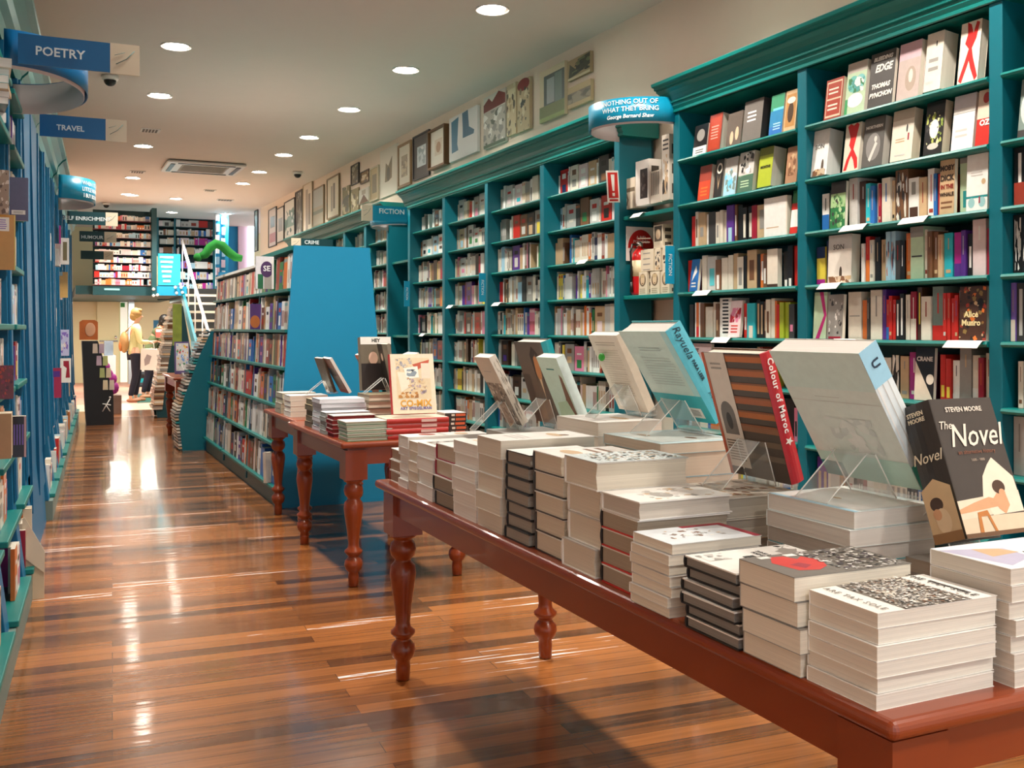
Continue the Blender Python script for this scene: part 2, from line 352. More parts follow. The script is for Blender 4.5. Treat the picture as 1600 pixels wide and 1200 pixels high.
# ---------------------------------------------------------------- left wall cases (set along a slightly turned line)
LROT = -math.atan(LK)
def left_case(y0, n, w, label, dx=0.0):
    t = empty('bookcase', (lx(y0), y0, 0), (0, 0, LROT)); tag(t, label, 'bookcase', 'blue bookcases along the left wall')
    L = n * w
    MB().box(-.42, 0, 0, -.41, L, 2.95).build('back_panel', M_DTEAL, t)
    for k in range(n + 1):
        y = min(k * w, L - .15)
        q = MB(); q.prism([(-.408, .141), (-.005, .141), (-.05, .5), (-.07, 1.2), (-.085, 2.0), (-.09, 2.78), (-.408, 2.78)], 'y', y, y + .15); q.build('upright', M_LBLUE, t, bev=.004)
        q = MB(); q.prism([(-.048, .52), (-.036, .54), (-.058, 1.2), (-.073, 2.0), (-.078, 2.78), (-.088, 2.78), (-.083, 2.0), (-.068, 1.2)], 'y', y + .03, y + .12); q.build('pilaster_strip', M_LBLUE, t)
    for k in range(n):
        for j, z in enumerate((.17, .5, .8, 1.1, 1.4, 1.7, 2.0, 2.3, 2.58)):
            d = (.03, -.085, -.1, -.115, -.12, -.13, -.13, -.13, -.13)[j] + (dx if j else 0)
            MB().box(-.408, k * w + .151, z - .028, d, (k + 1) * w - .001 if k < n - 1 else L - .151, z).build('shelf', M_TEAL_WARM, t, bev=.005)
    MB().box(-.40, 0, 0, .02, L, .14).build('plinth', mat('grey_green_kick', '6b7c74', .5), t)
    q = MB(); q.prism([(-.41, 2.78), (-.10, 2.78), (-.08, 2.83), (-.05, 2.86), (-.04, 2.92), (.0, 2.97), (.03, 2.99), (.03, 3.03), (-.41, 3.03)], 'y', -.02, L + .02); q.build('cornice', M_TEAL_WARM, t)
    return t
LU = ((3.5, 3, .96), (7.9, 3, .82), (10.5, 6, 1.0))
left_case(*LU[0], 'blue shelving unit at the picture edge, open bay with red book', dx=.075)
left_case(*LU[1], 'blue shelving unit behind the travel sign on left wall')
left_case(*LU[2], 'blue far shelving unit beyond the curved quote sign, left wall')
t = empty('wall_panelling', (lx(6.41), 6.41, 0), (0, 0, LROT)); tag(t, 'wide plain blue panelling between two left shelving units', 'panelling')
MB().prism([(-.41, 0), (-.02, 0), (-.05, .5), (-.07, 1.2), (-.085, 2.0), (-.09, 2.78), (-.41, 2.78)], 'y', 0, 1.44).build('panel', M_LBLUE, t)
for y in (.04, .74):
    MB().prism([(-.036, .3), (-.022, .3), (-.048, .6), (-.062, 1.2), (-.075, 2.0), (-.08, 2.78), (-.088, 2.78)], 'y', y, y + .62).build('raised_board', M_LBLUE, t)
MB().prism([(-.41, 2.78), (-.10, 2.78), (-.08, 2.83), (-.05, 2.86), (-.04, 2.92), (.0, 2.97), (.03, 2.99), (.03, 3.03), (-.41, 3.03)], 'y', .04, 1.45).build('cornice', M_TEAL_WARM, t)

# ---------------------------------------------------------------- tables
def leg_mesh(h=.735):
    q = MB()
    q.box(-.06, -.06, .575, .06, .06, h)
    pr = [(.02, 0), (.026, .004), (.028, .05), (.026, .072), (.04, .085), (.047, .108), (.044, .128), (.03, .143), (.026, .148), (.032, .155), (.046, .17), (.046, .178), (.03, .192), (.027, .21), (.033, .27), (.044, .34), (.05, .385), (.046, .415), (.032, .43), (.03, .437), (.045, .452), (.05, .475), (.045, .497), (.036, .505), (.036, .512), (.05, .52), (.05, .53)]
    q.lathe([(r * 1.04, z * 1.085) for r, z in pr], n=28)
    return q
def table(x0, y0, x1, y1, label, h=.78, yaw=0):
    t = empty('display_table', (x0, y0, 0), (0, 0, yaw)); tag(t, label, 'table', 'red-brown tables with turned legs')
    W, L = x1 - x0, y1 - y0
    MB().box(0, 0, h - .032, W, L, h).build('tabletop', M_WOOD, t, bev=.014, seg=4)
    a = .045
    for bx in ((a, a, W - a, a + .024), (a, L - a - .024, W - a, L - a), (a, a + .025, a + .024, L - a - .025), (W - a - .024, a + .025, W - a, L - a - .025)):
        MB().box(bx[0], bx[1], h - .125, bx[2], bx[3], h - .033).build('apron', M_WOOD, t)
    lm = None
    for ix in (a + .045, W - a - .045):
        for iy in (a + .045, L - a - .045):
            if lm is None:
                o = leg_mesh(h - .045).build('leg', M_WOOD, t); o.location = (ix, iy, 0); lm = o
            else:
                o = lm.copy(); C.objects.link(o); o.parent = t; o.location = (ix, iy, 0)
    return t
table(1.155, 1.135, 1.96, 3.835, 'long table nearest camera, piled with white books')
table(1.365, 5.12, 2.14, 6.45, 'table with the standing comic art book and red stack')
table(1.42, 6.5, 2.2, 7.55, 'table tucked against the blue end panel, grey books on it')
table(1.27, 12.3, 2.0, 13.7, 'far table beneath picture books by the stairs', h=.8)

# ---------------------------------------------------------------- free-standing gondola with blue end panel
GY0, GY1 = 7.72, 11.7
t = empty('gondola_shelving'); tag(t, 'free-standing double-sided shelving with bright blue end panel', 'shelving')
A = [(1.53, 0), (1.60, .9), (1.68, 2.02), (2.28, 2.02), (2.38, .9), (2.46, 0)]
q = MB(); q.prism(A, 'y', GY0 - .03, GY0); q.build('end_panel', M_PANEL, t)
MB().prism([(a[0] + .015, a[1]) for a in A[:3]] + [(a[0] - .015, a[1]) for a in A[3:]], 'y', GY1, GY1 + .03).build('end_panel', M_LBLUE, t)
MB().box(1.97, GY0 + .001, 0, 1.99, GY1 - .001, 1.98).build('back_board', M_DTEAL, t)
def gx(z): return 1.53 + (.07 * z / .9 if z < .9 else .07 + .08 * (z - .9) / 1.12)
GS = [.16, .48, .78, 1.08, 1.37, 1.69]
for y in (9.05, 10.35):
    q = MB(); q.prism([(1.545, .05), (1.61, .9), (1.69, 1.9), (1.965, 1.9), (1.965, .05)], 'y', y, y + .05); q.build('upright', M_TEAL_BLUE, t)
segs = [(GY0 + .001, 9.049), (9.051, 10.349), (10.401, GY1 - .001)]
for s0, s1 in ((GY0 + .002, 9.048), (9.052, 10.348), (10.402, GY1 - .002)):
    for z in GS:
        MB().box(gx(z) - .02, s0, z - .025, 1.965, s1, z).build('shelf', M_TEAL_WARM, t, bev=.004)
for z in GS:
    MB().box(1.992, GY0 + .002, z - .025, 2.46 - (gx(z) - 1.53), GY1 - .002, z).build('shelf', M_TEAL_WARM, t, bev=.004)
MB().box(1.66, GY0 + .001, 1.985, 2.30, 9.04, 2.02).build('top_board', M_TEAL_WARM, t)
MB().box(1.66, 9.06, 1.935, 2.30, GY1 - .001, 1.96).build('top_board', M_WHITE, t)
MB().box(1.56, GY0 + .001, 0, 1.96, GY1 - .001, .13).build('plinth', mat('grey_green_kick', '6b7c74'), t)
# slanted rack past it, blue side panel with scalloped edge
t = empty('slanted_book_rack'); tag(t, 'sloping rack with blue side panel, book edges down its slope', 'shelving')
pn = [(1.31, 0), (1.27, .38), (1.33, .6), (1.50, 1.08), (1.63, 1.36), (1.66, 1.36), (1.66, 0)]
MB().prism(pn, 'y', 11.76, 11.79).build('side_panel', M_TEAL_BLUE, t)
MB().prism([(1.31, 0), (1.27, .38), (1.33, .6), (1.50, 1.08), (1.63, 1.36), (1.66, 1.36), (1.66, 0)], 'y', 12.24, 12.27).build('side_panel', M_TEAL_BLUE, t)
MB().box(1.29, 11.79, 0, 1.66, 12.24, .1).build('base', M_TEAL_BLUE, t)
for k in range(5):
    z = .3 + k * .22
    MB().box(1.3 + k * .065, 11.791, z, 1.65, 12.239, z + .02).build('shelf', M_TEAL_WARM, t)
# the leaflets and books on the slope
sl = [(1.31, .02), (1.27, .38), (1.33, .6), (1.50, 1.08), (1.63, 1.36)]
q = MB()
for (xa, za), (xb, zb) in zip(sl[:-1], sl[1:]):
    n = max(3, int(math.hypot(xb - xa, zb - za) / .035))
    for k in range(n):
        a = k / n; x, z = xa + (xb - xa) * a, za + (zb - za) * a
        q.box(x - .03 - random.random() * .02, 11.775, z, x + .03, 12.25, z + .022, random.choice(['cream', 'tan', 'pale grey', 'white', 'grey', 'dark grey', 'teal']))
tag(q.build('slope_books', M_COVER, t), kind='stuff')
# ---------------------------------------------------------------- books: lying book frame: spine x=0, y up the page, front cover at z=t
PAGES = {'cream': 'e9e0cf', 'white': 'f2efe9', 'grey': 'b9b3aa', 'tan': 'd8c8ae'}
NBOOK = [0]; STUFFQ = []
BM = MB(); rb = random.Random(11)
LIGHTC = ['cream', 'white', 'pale grey', 'cream', 'white', 'tan', 'pale grey', 'cream']
ANYC = LIGHTC + ['white', 'red', 'crimson', 'black', 'dark grey', 'brown', 'navy', 'blue', 'turquoise', 'orange', 'pale blue', 'pink', 'purple', 'grey', 'green', 'black', 'brick red', 'yellow', 'white', 'dark brown', 'pale pink', 'tan']
def rel(P, pts, c): BM.poly([P(*p) for p in pts], c)
def bk(P, a0, a1, z0, z1, dep, c, pg='e6dccb', lab=None):
    """P(a, d, z): a along the shelf, d into the shelf"""
    rel(P, [(a0, 0, z0), (a1, 0, z0), (a1, 0, z1), (a0, 0, z1)], c)
    rel(P, [(a0, 0, z1), (a1, 0, z1), (a1, dep, z1), (a0, dep, z1)], pg)
    rel(P, [(a0, 0, z0), (a0, 0, z1), (a0, dep, z1), (a0, dep, z0)], c); rel(P, [(a1, 0, z0), (a1, dep, z0), (a1, dep, z1), (a1, 0, z1)], c)
    rel(P, [(a0, dep, z0), (a0, dep, z1), (a1, dep, z1), (a1, dep, z0)], c)
    if lab:
        h = z1 - z0; m = (a1 - a0) * .25
        for f0, f1, lc in lab:
            rel(P, [(a0 + m, -.0012, z0 + h * f0), (a1 - m, -.0012, z0 + h * f0), (a1 - m, -.0012, z0 + h * f1), (a0 + m, -.0012, z0 + h * f1)], lc)
def fill(P, a0, a1, z, room, light=.4, face=0.0, dens=.96, hmax=.235, cols=ANYC, tmax=.042, dep=.13):
    a = a0 + rb.uniform(.003, .03)
    while a < a1 - .012:
        if rb.random() < face and a + .14 < a1:
            w = rb.uniform(.12, .155); w = min(w, a1 - a - .004); h = min(room - .02, rb.uniform(.19, .235)); c = rb.choice(cols); t = rb.uniform(.015, .04)
            bk(P, a, a + w, z + .001, z + h, t, c, lab=[(rb.uniform(.1, .3), rb.uniform(.4, .55), rb.choice(ANYC)), (.65, rb.uniform(.72, .85), rb.choice(['black', 'white', 'red', 'brown']))])
            a += w + rb.uniform(.002, .02); continue
        t = rb.uniform(.012, tmax); t = min(t, a1 - a)
        c = rb.choice(LIGHTC) if rb.random() < light else rb.choice(cols)
        n = rb.choice((1, 1, 1, 2, 3)); h = min(room - .015, rb.uniform(.72, 1.0) * hmax)
        l = sum(lin(c)) / 3; tc = rb.choice(['grey', 'dark grey', 'tan', 'brick red']) if l > .3 else rb.choice(['pale grey', 'tan', 'white'])
        lab = [(rb.uniform(.1, .3), rb.uniform(.5, .8), tc)] if rb.random() < .45 else None
        if rb.random() < .25: lab = (lab or []) + [(.84, .95, rb.choice(['red', 'orange', 'white', 'black', 'turquoise']))]
        for _ in range(n):
            if a + t > a1: break
            bk(P, a, a + t - .001, z + .001, z + h, dep, c, lab=lab); a += t
        if rb.random() > dens: a += rb.uniform(.03, .12)

def art_mesh(shapes, Wd, Hd, off=.0003):
    q = MB()
    for i, s in enumerate(shapes):
        z = off + i * .00012; k = s[0]
        if k == 'r': _, x0, y0, x1, y1, c = s; q.poly([(x0 * Wd, y0 * Hd, z), (x1 * Wd, y0 * Hd, z), (x1 * Wd, y1 * Hd, z), (x0 * Wd, y1 * Hd, z)], c)
        elif k == 'e':
            _, cx, cy, rx, ry, c = s; q.poly([((cx + rx * math.cos(a * PI / 9)) * Wd, (cy + ry * math.sin(a * PI / 9)) * Hd, z) for a in range(18)], c)
        elif k == 'p': q.poly([(x * Wd, y * Hd, z) for x, y in s[1]], s[2])
        elif k == 'l':       # block of print lines
            _, x0, y0, x1, y1, n, c = s
            for j in range(n):
                yy = y1 - (y1 - y0) * (j + .3) / n; xe = x1 - random.random() * .12 * (x1 - x0); hh = (y1 - y0) / n * .42
                q.poly([(x0 * Wd, (yy - hh) * Hd, z), (xe * Wd, (yy - hh) * Hd, z), (xe * Wd, yy * Hd, z), (x0 * Wd, yy * Hd, z)], c)
        elif k == 's':       # speckle of little print shapes (halftone picture)
            _, x0, y0, x1, y1, n, cols = s
            for j in range(n):
                x = x0 + random.random() * (x1 - x0); y = y0 + random.random() * (y1 - y0); r = (x1 - x0) * random.uniform(.22, .75) / math.sqrt(n) * (1.5 if n < 30 else 1); a0 = random.random() * 3
                m = random.choice((4, 5, 6)); zz = z + j * .000004
                pts = [((min(max(x + r * random.uniform(.5, 1.3) * math.cos(a0 + a * 2 * PI / m), x0), x1)) * Wd, (min(max(y + r * .9 * random.uniform(.3, 1.0) * math.sin(a0 + a * 2 * PI / m), y0), y1)) * Hd, zz) for a in range(m)]
                q.poly(pts, random.choice(cols))
    return q
def book_mesh_cover(w, h, t, hard, fc, sc, bc):
    q = MB(); ct = .0028 if hard else .001
    q.box(ct * .5, 0, t - ct, w, h, t, fc); q.box(ct * .5, 0, 0, w, h, ct, bc)
    n = 5; bul = min(.006, t * .16) if hard else .0006
    pts = [(-bul * math.sin(PI * k / n), t * k / n) for k in range(n + 1)]; inn = [(ct, t), (ct, 0)]
    q.prism([p for p in pts] + inn, 'y', 0, h, sc)
    return q
CACHE = {}
def book(w, h, t, cover='white', hard=False, spine=None, back=None, page='cream', front=None, spart=None, bart=None, texts=(), loc=(0, 0, 0), rot=(0, 0, 0), label=None, group=None, name='book', inset=None):
    r = empty(name, loc, rot); tag(r, label, 'book', group); NBOOK[0] += 1
    key = (round(w, 3), round(h, 3), round(t, 3), cover, hard, spine, back, page)
    if key not in CACHE:
        ct = .0028 if hard else .001; ins = .004 if hard else .0012
        mc = book_mesh_cover(w, h, t, hard, cover, spine or cover, back or cover).mesh('cover'); mc.materials.append(M_COVER)
        pg = PAGES.get(page, page); q = MB()
        if hard: q.prism([(ct, ct + .0002), (w - ins, ct + .0002), (w - ins - t * .1, t * .5), (w - ins, t - ct - .0002), (ct, t - ct - .0002)], 'y', ins, h - ins, pg)
        else: q.box(ct, ins, ct + .0001, w - ins, h - ins, t - ct - .0001, pg)
        mp = q.mesh('page_block'); mp.materials.append(M_PAGE); CACHE[key] = (mc, mp)
    for nm, me in zip(('cover', 'page_block'), CACHE[key]):
        o = bpy.data.objects.new(nm, me); C.objects.link(o); o.parent = r
    for nm, sh, face, (a, b) in (('cover_art', front, 'front', (w, h)), ('spine_art', spart, 'spine', (h, t)), ('back_art', bart, 'back', (w, h))):
        if sh:
            me = art_mesh(sh, a, b).mesh(nm); me.materials.append(M_PRINT); o = bpy.data.objects.new(nm, me); C.objects.link(o); o.parent = r
            if face == 'front': o.matrix_local = Matrix.Translation((0, 0, t))
            elif face == 'spine':   # u along +y(book up) = art x ; v across thickness = art y
                bul = (min(.006, t * .16) if hard else .0006) + .0003
                o.matrix_local = Matrix(((0, 0, -1, -bul), (-1, 0, 0, h), (0, 1, 0, 0), (0, 0, 0, 1)))   # art x runs from head to foot
            else: o.matrix_local = Matrix(((-1, 0, 0, w), (0, 1, 0, 0), (0, 0, -1, 0), (0, 0, 0, 1)))
    for tx in texts:
        face, s, size, x, y, c = tx[:6]; kw = tx[6] if len(tx) > 6 else {}
        if face == 'front': m = Matrix.Translation((x * w, y * h, t + .0016))
        elif face == 'spine':
            bul = (min(.006, t * .16) if hard else .0006) + .0016
            m = Matrix(((0, 0, -1, -bul), (-1, 0, 0, h - x * h), (0, 1, 0, y * t), (0, 0, 0, 1)))
            if kw.get('up'): m = Matrix(((0, 0, -1, -bul), (0, -1, 0, h - x * h), (-1, 0, 0, y * t), (0, 0, 0, 1))); m = Matrix(((0, 0, -1, -bul), (0, 1, 0, h - x * h), (1, 0, 0, y * t), (0, 0, 0, 1)))
        else: m = Matrix(((-1, 0, 0, w - x * w), (0, 1, 0, y * h), (0, 0, -1, -.0016), (0, 0, 0, 1)))
        k2 = {k: v for k, v in kw.items() if k != 'up'}
        text('title_lettering', s, size, ink(c), r, m, **k2)
    return r

# ---------------------------------------------------------------- stacks on the front table
HT = .78
def stack(x, y, items, desc, group, rz=-90, jit=.006, dyaw=2.2, z=HT, topkw=None):
    """x,y = near corner at the aisle side; every book lies with its tail to the aisle and its fore-edge toward the near end"""
    n = len(items)
    for i, it in enumerate(items):
        w, h, t = it['w'], it['h'], it['t']
        a = math.radians(rz + random.uniform(-dyaw, dyaw) * .5)
        jx, jy = random.uniform(-jit, jit), random.uniform(-jit, jit)
        # local x (from spine) -> world -Y ; local y (up the page) -> world +X : origin is the spine/tail corner
        ox, oy = x + jx, y + w + jy
        kw = {k: v for k, v in it.items() if k not in ('w', 'h', 't', 'look')}
        if i == n - 1 and topkw: kw.update(topkw)
        pos = 'topmost' if i == n - 1 else ('lowest' if i == 0 else ORD[n - 1 - i] + ' from top')
        lb = f"{it['look']}, {pos} {desc}"
        book(w, h, t - .0009, loc=(ox, oy, z), rot=(0, 0, a), label=lb, group=group, **kw); z += t
    return z
def many(n, w, h, t, look, **k): return [dict(w=w, h=h, t=t, look=look, **k) for _ in range(n)]
GF = 'books stacked along the aisle edge of the front table'
GBk = 'books stacked at the back of the front table'
stack(1.205, 3.66, many(3, .13, .2, .043, 'brown-edged hardback', hard=True, cover='white', spine='brick red', page='b59a86'), 'of short pile on far corner of front table', GF)
stack(1.2, 3.545, many(5, .11, .32, .03, 'thin white paperback', cover='white', page='white') + many(1, .11, .33, .045, 'thick white book', cover='white', page='white'), 'of pile beside the short brown pile', GF,
      topkw=dict(front=[('e', .4, .3, .3, .1, 'brick red'), ('e', .6, .7, .3, .08, 'tan'), ('r', .1, .45, .9, .5, 'pale grey')]))
stack(1.2, 3.43, many(5, .108, .22, .037, 'cream paperback'), 'of narrow cream pile, fourth-nearest far corner', GF)
stack(1.192, 3.245, many(4, .17, .24, .048, 'thick plain paperback', page='white'), 'of pile left of the red-bound pile', GF,
      topkw=dict(front=[('r', .1, .1, .9, .9, 'grey'), ('s', .1, .1, .9, .9, 50, ['dark grey', 'pale grey', 'brown'])]))
stack(1.188, 3.045, many(2, .18, .23, .05, 'black-bound grey-edged hardback', hard=True, cover='white', spine='black', back='black', page='a59a8a') + many(2, .18, .23, .054, 'red-jacketed hardback', hard=True, cover='white', spine='crimson', back='crimson', page='cfc3b0'), 'of red-bound pile on the front table', GF,
      topkw=dict(front=[('r', .2, .2, .8, .8, 'pale grey'), ('s', .2, .25, .8, .75, 40, ['dark grey', 'white'])]))
stack(1.178, 2.835, many(6, .19, .23, .040, 'white-jacketed paperback', page='white'), 'of tall white pile after the red-bound one', GF,
      topkw=dict(front=[('r', .2, .2, .9, .6, 'tan'), ('s', .2, .2, .9, .6, 30, ['brown', 'cream'])]))
stack(1.175, 2.64, many(5, .18, .31, .055, 'broad thick cream book', page='ded6c6'), 'of tall pile before the charcoal hardbacks', GF,
      topkw=dict(front=[('e', .5, .7, .25, .06, 'tan'), ('e', .6, .78, .1, .05, 'brown'), ('l', .2, .2, .8, .4, 3, 'pale grey')]))
stack(1.182, 2.462, many(7, .155, .23, .036, 'charcoal-bound hardback', hard=True, cover='dark grey', spine='black', back='black', page='a39c92'), 'of slim charcoal pile', GF, dyaw=3,
      topkw=dict(front=[('r', 0, 0, 1, 1, 'white'), ('e', .6, .5, .2, .2, 'dark grey')]))
stack(1.186, 2.27, many(5, .17, .24, .054, 'thick cream hardback', hard=True, cover='white', spine='dark grey', back='3a3330', page='ddd2be'), 'of pile between charcoal pile and thickest books', GF,
      topkw=dict(front=[('l', .2, .5, .8, .8, 2, 'brown'), ('e', .5, .3, .3, .1, 'tan')]))
stack(1.18, 2.08, many(4, .17, .26, .07, 'very thick pale hardback', hard=True, cover='pale grey', spine='white', back='white', page='ddd3c1'), 'of pile of thickest books', GF, jit=.01,
      topkw=dict(front=[('r', 0, 0, 1, 1, 'cdd8d8'), ('s', .05, .1, .95, .95, 260, ['brown', 'tan', 'dark grey', 'white', 'grey-green'])]))
stack(1.178, 1.9, many(4, .165, .25, .043, 'grey-edged hardback', hard=True, cover='white', spine='black', back='red', page='ab9f8d') + many(1, .165, .255, .042, 'big white hardback', hard=True, cover='white', spine='white', page='c9c0b4'), 'of grey-edged pile behind the thin paperbacks', GF,
      topkw=dict(front=[('r', 0, 0, 1, 1, 'eceae4'), ('s', .15, .2, .9, .9, 40, ['pale grey', 'tan', 'grey', 'white']), ('e', .6, .4, .2, .1, 'grey')]))
stack(1.15, 1.735, many(7, .15, .23, .0222, 'thin cream paperback', cover='white', back='pale grey'), 'of thin paperback pile by black-jacketed pile', GF,
      topkw=dict(front=[('r', 0, 0, 1, 1, 'dfe6ea'), ('r', 0, .92, 1, 1, 'crimson'), ('s', .2, .15, .7, .75, 35, ['brown', 'tan', 'white', 'grey']), ('r', 0, .5, .12, 1, 'crimson')]))
stack(1.152, 1.515, many(6, .17, .25, .0243, 'black-jacketed grey hardback', hard=True, cover='f3f1ea', spine='black', back='black', page='8f8a84'), 'of pile lettered in black', GF, jit=.008,
      topkw=dict(front=[('s', .05, .72, .95, .97, 26, ['black', 'white', 'grey']), ('s', .1, .05, .4, .3, 16, ['grey', 'white', 'pale grey'])],
                 texts=[('front', 'ETH', .034, .55, .42, '2a2a2a', dict(bold=.0006)), ('front', 'SUNG BY MIMI', .013, .45, .6, '333333', {}), ('front', 'POEMS & SONGS', .012, .5, .54, '444444', {})]))
stack(1.158, 1.345, many(4, .155, .265, .0435, 'thick cream-paged paperback', cover='grey', page='cream'), 'of pile with the red figure cover', GF, jit=.007,
      topkw=dict(front=[('r', 0, 0, 1, 1, '6d675f'), ('s', .03, .45, .97, .97, 320, ['pale grey', 'dark grey', 'grey', 'white', '5a5058']), ('p', [(.1, .22), (.35, .12), (.75, .16), (.82, .3), (.7, .42), (.45, .5), (.2, .44), (.3, .36), (.12, .32)], 'red'), ('p', [(.5, .2), (.7, .24), (.6, .34), (.45, .3)], 'crimson'), ('l', .05, .06, .16, .5, 2, 'white')]))
stack(1.172, 1.182, many(6, .158, .262, .0257, 'cream paperback', cover='f4f1ea', page='e6dfd2'), 'of pile at table corner nearest camera', GF, jit=.004, dyaw=1.4,
      topkw=dict(front=[('r', 0, .22, 1, .78, '736a60'), ('s', .0, .23, 1, .77, 900, ['pale grey', 'dark grey', 'grey', 'white', 'cream', 'brown']), ('s', .15, .33, .85, .62, 300, ['white', 'cream', 'pale grey']), ('l', .25, .86, .85, .92, 1, 'dark grey')],
                 texts=[('front', 'ARE TAX SOLE', .017, .5, .1, '8d8880', dict(spacing=1.3)), ('front', 'THE TAX SOLE', .02, .45, .86, '3a3632', dict(spacing=1.2))]))
stack(1.452, 1.165, many(7, .17, .25, .0285, 'cream paperback', cover='f1eee8', page='ddd5c8'), 'of pile cut off by picture edge', GF, jit=.005,
      topkw=dict(front=[('r', 0, 0, 1, 1, 'efeef0'), ('p', [(.1, 0), (.9, .1), (.7, .45), (.3, .5)], 'b9b6cf'), ('p', [(.2, .25), (.55, .2), (.5, .5), (.3, .45)], 'tan'), ('s', .5, .5, 1, 1, 40, ['dark grey', 'white', 'black'])]))
# back-row stacks, under the standing books
zT4 = stack(1.62, 1.40, many(4, .16, .25, .031, 'grey art book', cover='grey', page='a59c8e'), 'of pile holding up the dark novel', GBk)
zT2 = stack(1.50, 1.585, many(3, .27, .23, .0365, 'large white softcover', cover='white', page='cfc8bd') + many(1, .27, .235, .036, 'large white and turquoise softcover', cover='ecebe6', back='turquoise', page='d8d1c8') + many(2, .27, .235, .037, 'large pale softcover', cover='e9f2f0', page='e3ddd4'), 'of pile beneath the white-spined book', GBk, jit=.004,
            topkw=dict(front=[('r', .05, .1, .95, .9, 'f5f4ef'), ('r', 0, 0, 1, .06, 'pale blue'), ('e', .45, .4, .05, .03, 'tan')]))
zT3 = stack(1.40, 1.92, many(3, .23, .25, .034, 'brown-backed hardback', hard=True, cover='tan', spine='brick red', back='brick red', page='9b8f80') + many(2, .23, .26, .05, 'grey-jacketed hardback', hard=True, cover='c8bfb2', page='b0a698'), 'of pile under the orange-striped book', GBk,
            topkw=dict(front=[('s', .05, .1, .95, .95, 60, ['brown', 'cream', 'tan', 'grey'])]))
zT1 = stack(1.475, 2.27, many(4, .29, .265, .06525, 'large tan-paged softcover', cover='bfe0e6', back='pale blue', page='dccdb9') + many(1, .3, .27, .03, 'large pale blue softcover', cover='cfe6ea', page='dccdb9'), 'of pile beneath the turquoise book', GBk, jit=.004,
            topkw=dict(front=[('r', .1, .1, .9, .9, 'e2eae6'), ('e', .3, .3, .1, .05, 'tan'), ('e', .7, .6, .08, .05, 'brown')]))
zT5 = stack(1.56, 2.75, many(4, .28, .24, .0645, 'white art book', cover='white', back='navy', page='e2d8ca') + many(1, .28, .24, .045, 'glossy white art book', cover='white', page='e2d8ca'), 'of pile under the green-tagged book', GBk,
            topkw=dict(front=[('l', .1, .1, .9, .3, 2, 'pale grey'), ('e', .6, .6, .2, .08, 'tan')]))
zT6 = stack(1.60, 3.07, many(3, .17, .22, .07, 'pale flat paperback', cover='white'), 'of hidden pile under the small mint book', GBk)
zT7 = stack(1.50, 3.27, many(3, .25, .24, .072, 'grey flat book', cover='pale grey', page='bdb5aa'), 'of pile under the grey woodland book', GBk)
GD = 'display books on clear stands on the front table'
def stand(x, y, z, wd, lean, yaw, label, hgt=.12, dep=.12):
    t = empty('book_stand', (x, y, z), (0, 0, yaw)); tag(t, label, 'book stand', 'clear acrylic book stands')
    # local: book leans back toward +y; ledge toward -y
    s_, c_ = math.sin(lean), math.cos(lean); th = .003
    def sheet(name, pts, w0, w1):
        q = MB(); q.prism(pts, 'x', w0, w1); q.build(name, M_ACR, t)
    sheet('ledge', [(-.045, .004), (0, .0015), (0, .0045), (-.045, .007)], -wd / 2, wd / 2)
    sheet('lip', [(-.048, .0045), (-.045, .0045), (-.048, .022), (-.051, .022)], -wd / 2, wd / 2)
    sheet('back_rest', [(0, .002), (th, .002), (s_ * hgt + th, c_ * hgt), (s_ * hgt, c_ * hgt)], -wd / 2 * .7, wd / 2 * .7)
    sheet('prop', [(s_ * hgt + .004, c_ * hgt), (s_ * hgt + .007, c_ * hgt), (s_ * hgt + dep, .001), (s_ * hgt + dep - .004, .001)], -wd / 2 * .5, wd / 2 * .5)
    for sx_ in (-wd / 2 * .5, wd / 2 * .5): MB().tube([(sx_, s_ * hgt + .005, c_ * hgt), (sx_, s_ * hgt + dep - .002, .003)], .0016, 5).build('polished_edge', mat('acrylic_edge', 'f4f4ee', .2), t)
    for sx_ in (-wd / 2 * .7, wd / 2 * .7): MB().tube([(sx_, .001, .004), (sx_, s_ * hgt, c_ * hgt)], .0016, 5).build('polished_edge', mat('acrylic_edge', 'f4f4ee', .2), t)
def display(x, y, z, w, h, t, lean, face, label, sl='', **kw):
    """x,y = foot of the face that rests on the stand (spine side). face 'E': front looks to +X, 'S': front looks to -Y"""
    l = math.radians(lean)
    if face == 'E': rz = PI / 2
    else: rz = kw.pop('yaw', 0)
    z0 = z + t * math.sin(l) + .004
    book(w, h, t, loc=(x, y, z0), rot=(PI / 2 - l, 0, rz), label=label, group=GD, **kw)
    if sl:
        if face == 'E': stand(x + .004 - t * 0 - .001, y + w / 2, z, w * .7, l, PI / 2, sl)
        else: stand(x + w / 2 * math.cos(rz), y + .004, z, w * .7, l, rz, sl)
# mirror helper: for 'E' books the canonical origin (spine, tail, back face) sits at the camera side
display(1.695, 1.585, zT2, .285, .345, .055, 31, 'E', 'tall pale book with white spine leaning on clear stand', 'clear stand behind the white-spined book', cover='white', spine='e4eef0', back='d9e4dd', page='white',
        bart=[('r', 0, .72, 1, 1, 'cfe3dc'), ('l', .3, .655, .6, .66, 1, 'grey'), ('r', 0, .62, 1, .623, 'pale grey'), ('r', 0, 0, 1, .2, 'bfe3d8'), ('r', .0, .0, .25, .12, 'teal'), ('s', .3, .22, .8, .5, 26, ['e3e6e2', 'dde4df', 'cdd6d2'])],
        spart=[('r', 0, 0, .26, 1, '9fd3ea'), ('r', .26, .1, .7, .16, 'white'), ('r', .26, .4, .75, .44, 'pale grey'), ('r', .26, .7, .75, .73, 'pale grey'), ('r', .83, 0, 1, 1, '4fbda8')],
        texts=[('spine', 'U', .03, .12, .5, '15324a', dict(bold=.0008)), ('spine', '11', .022, .93, .5, '15324a', {})])
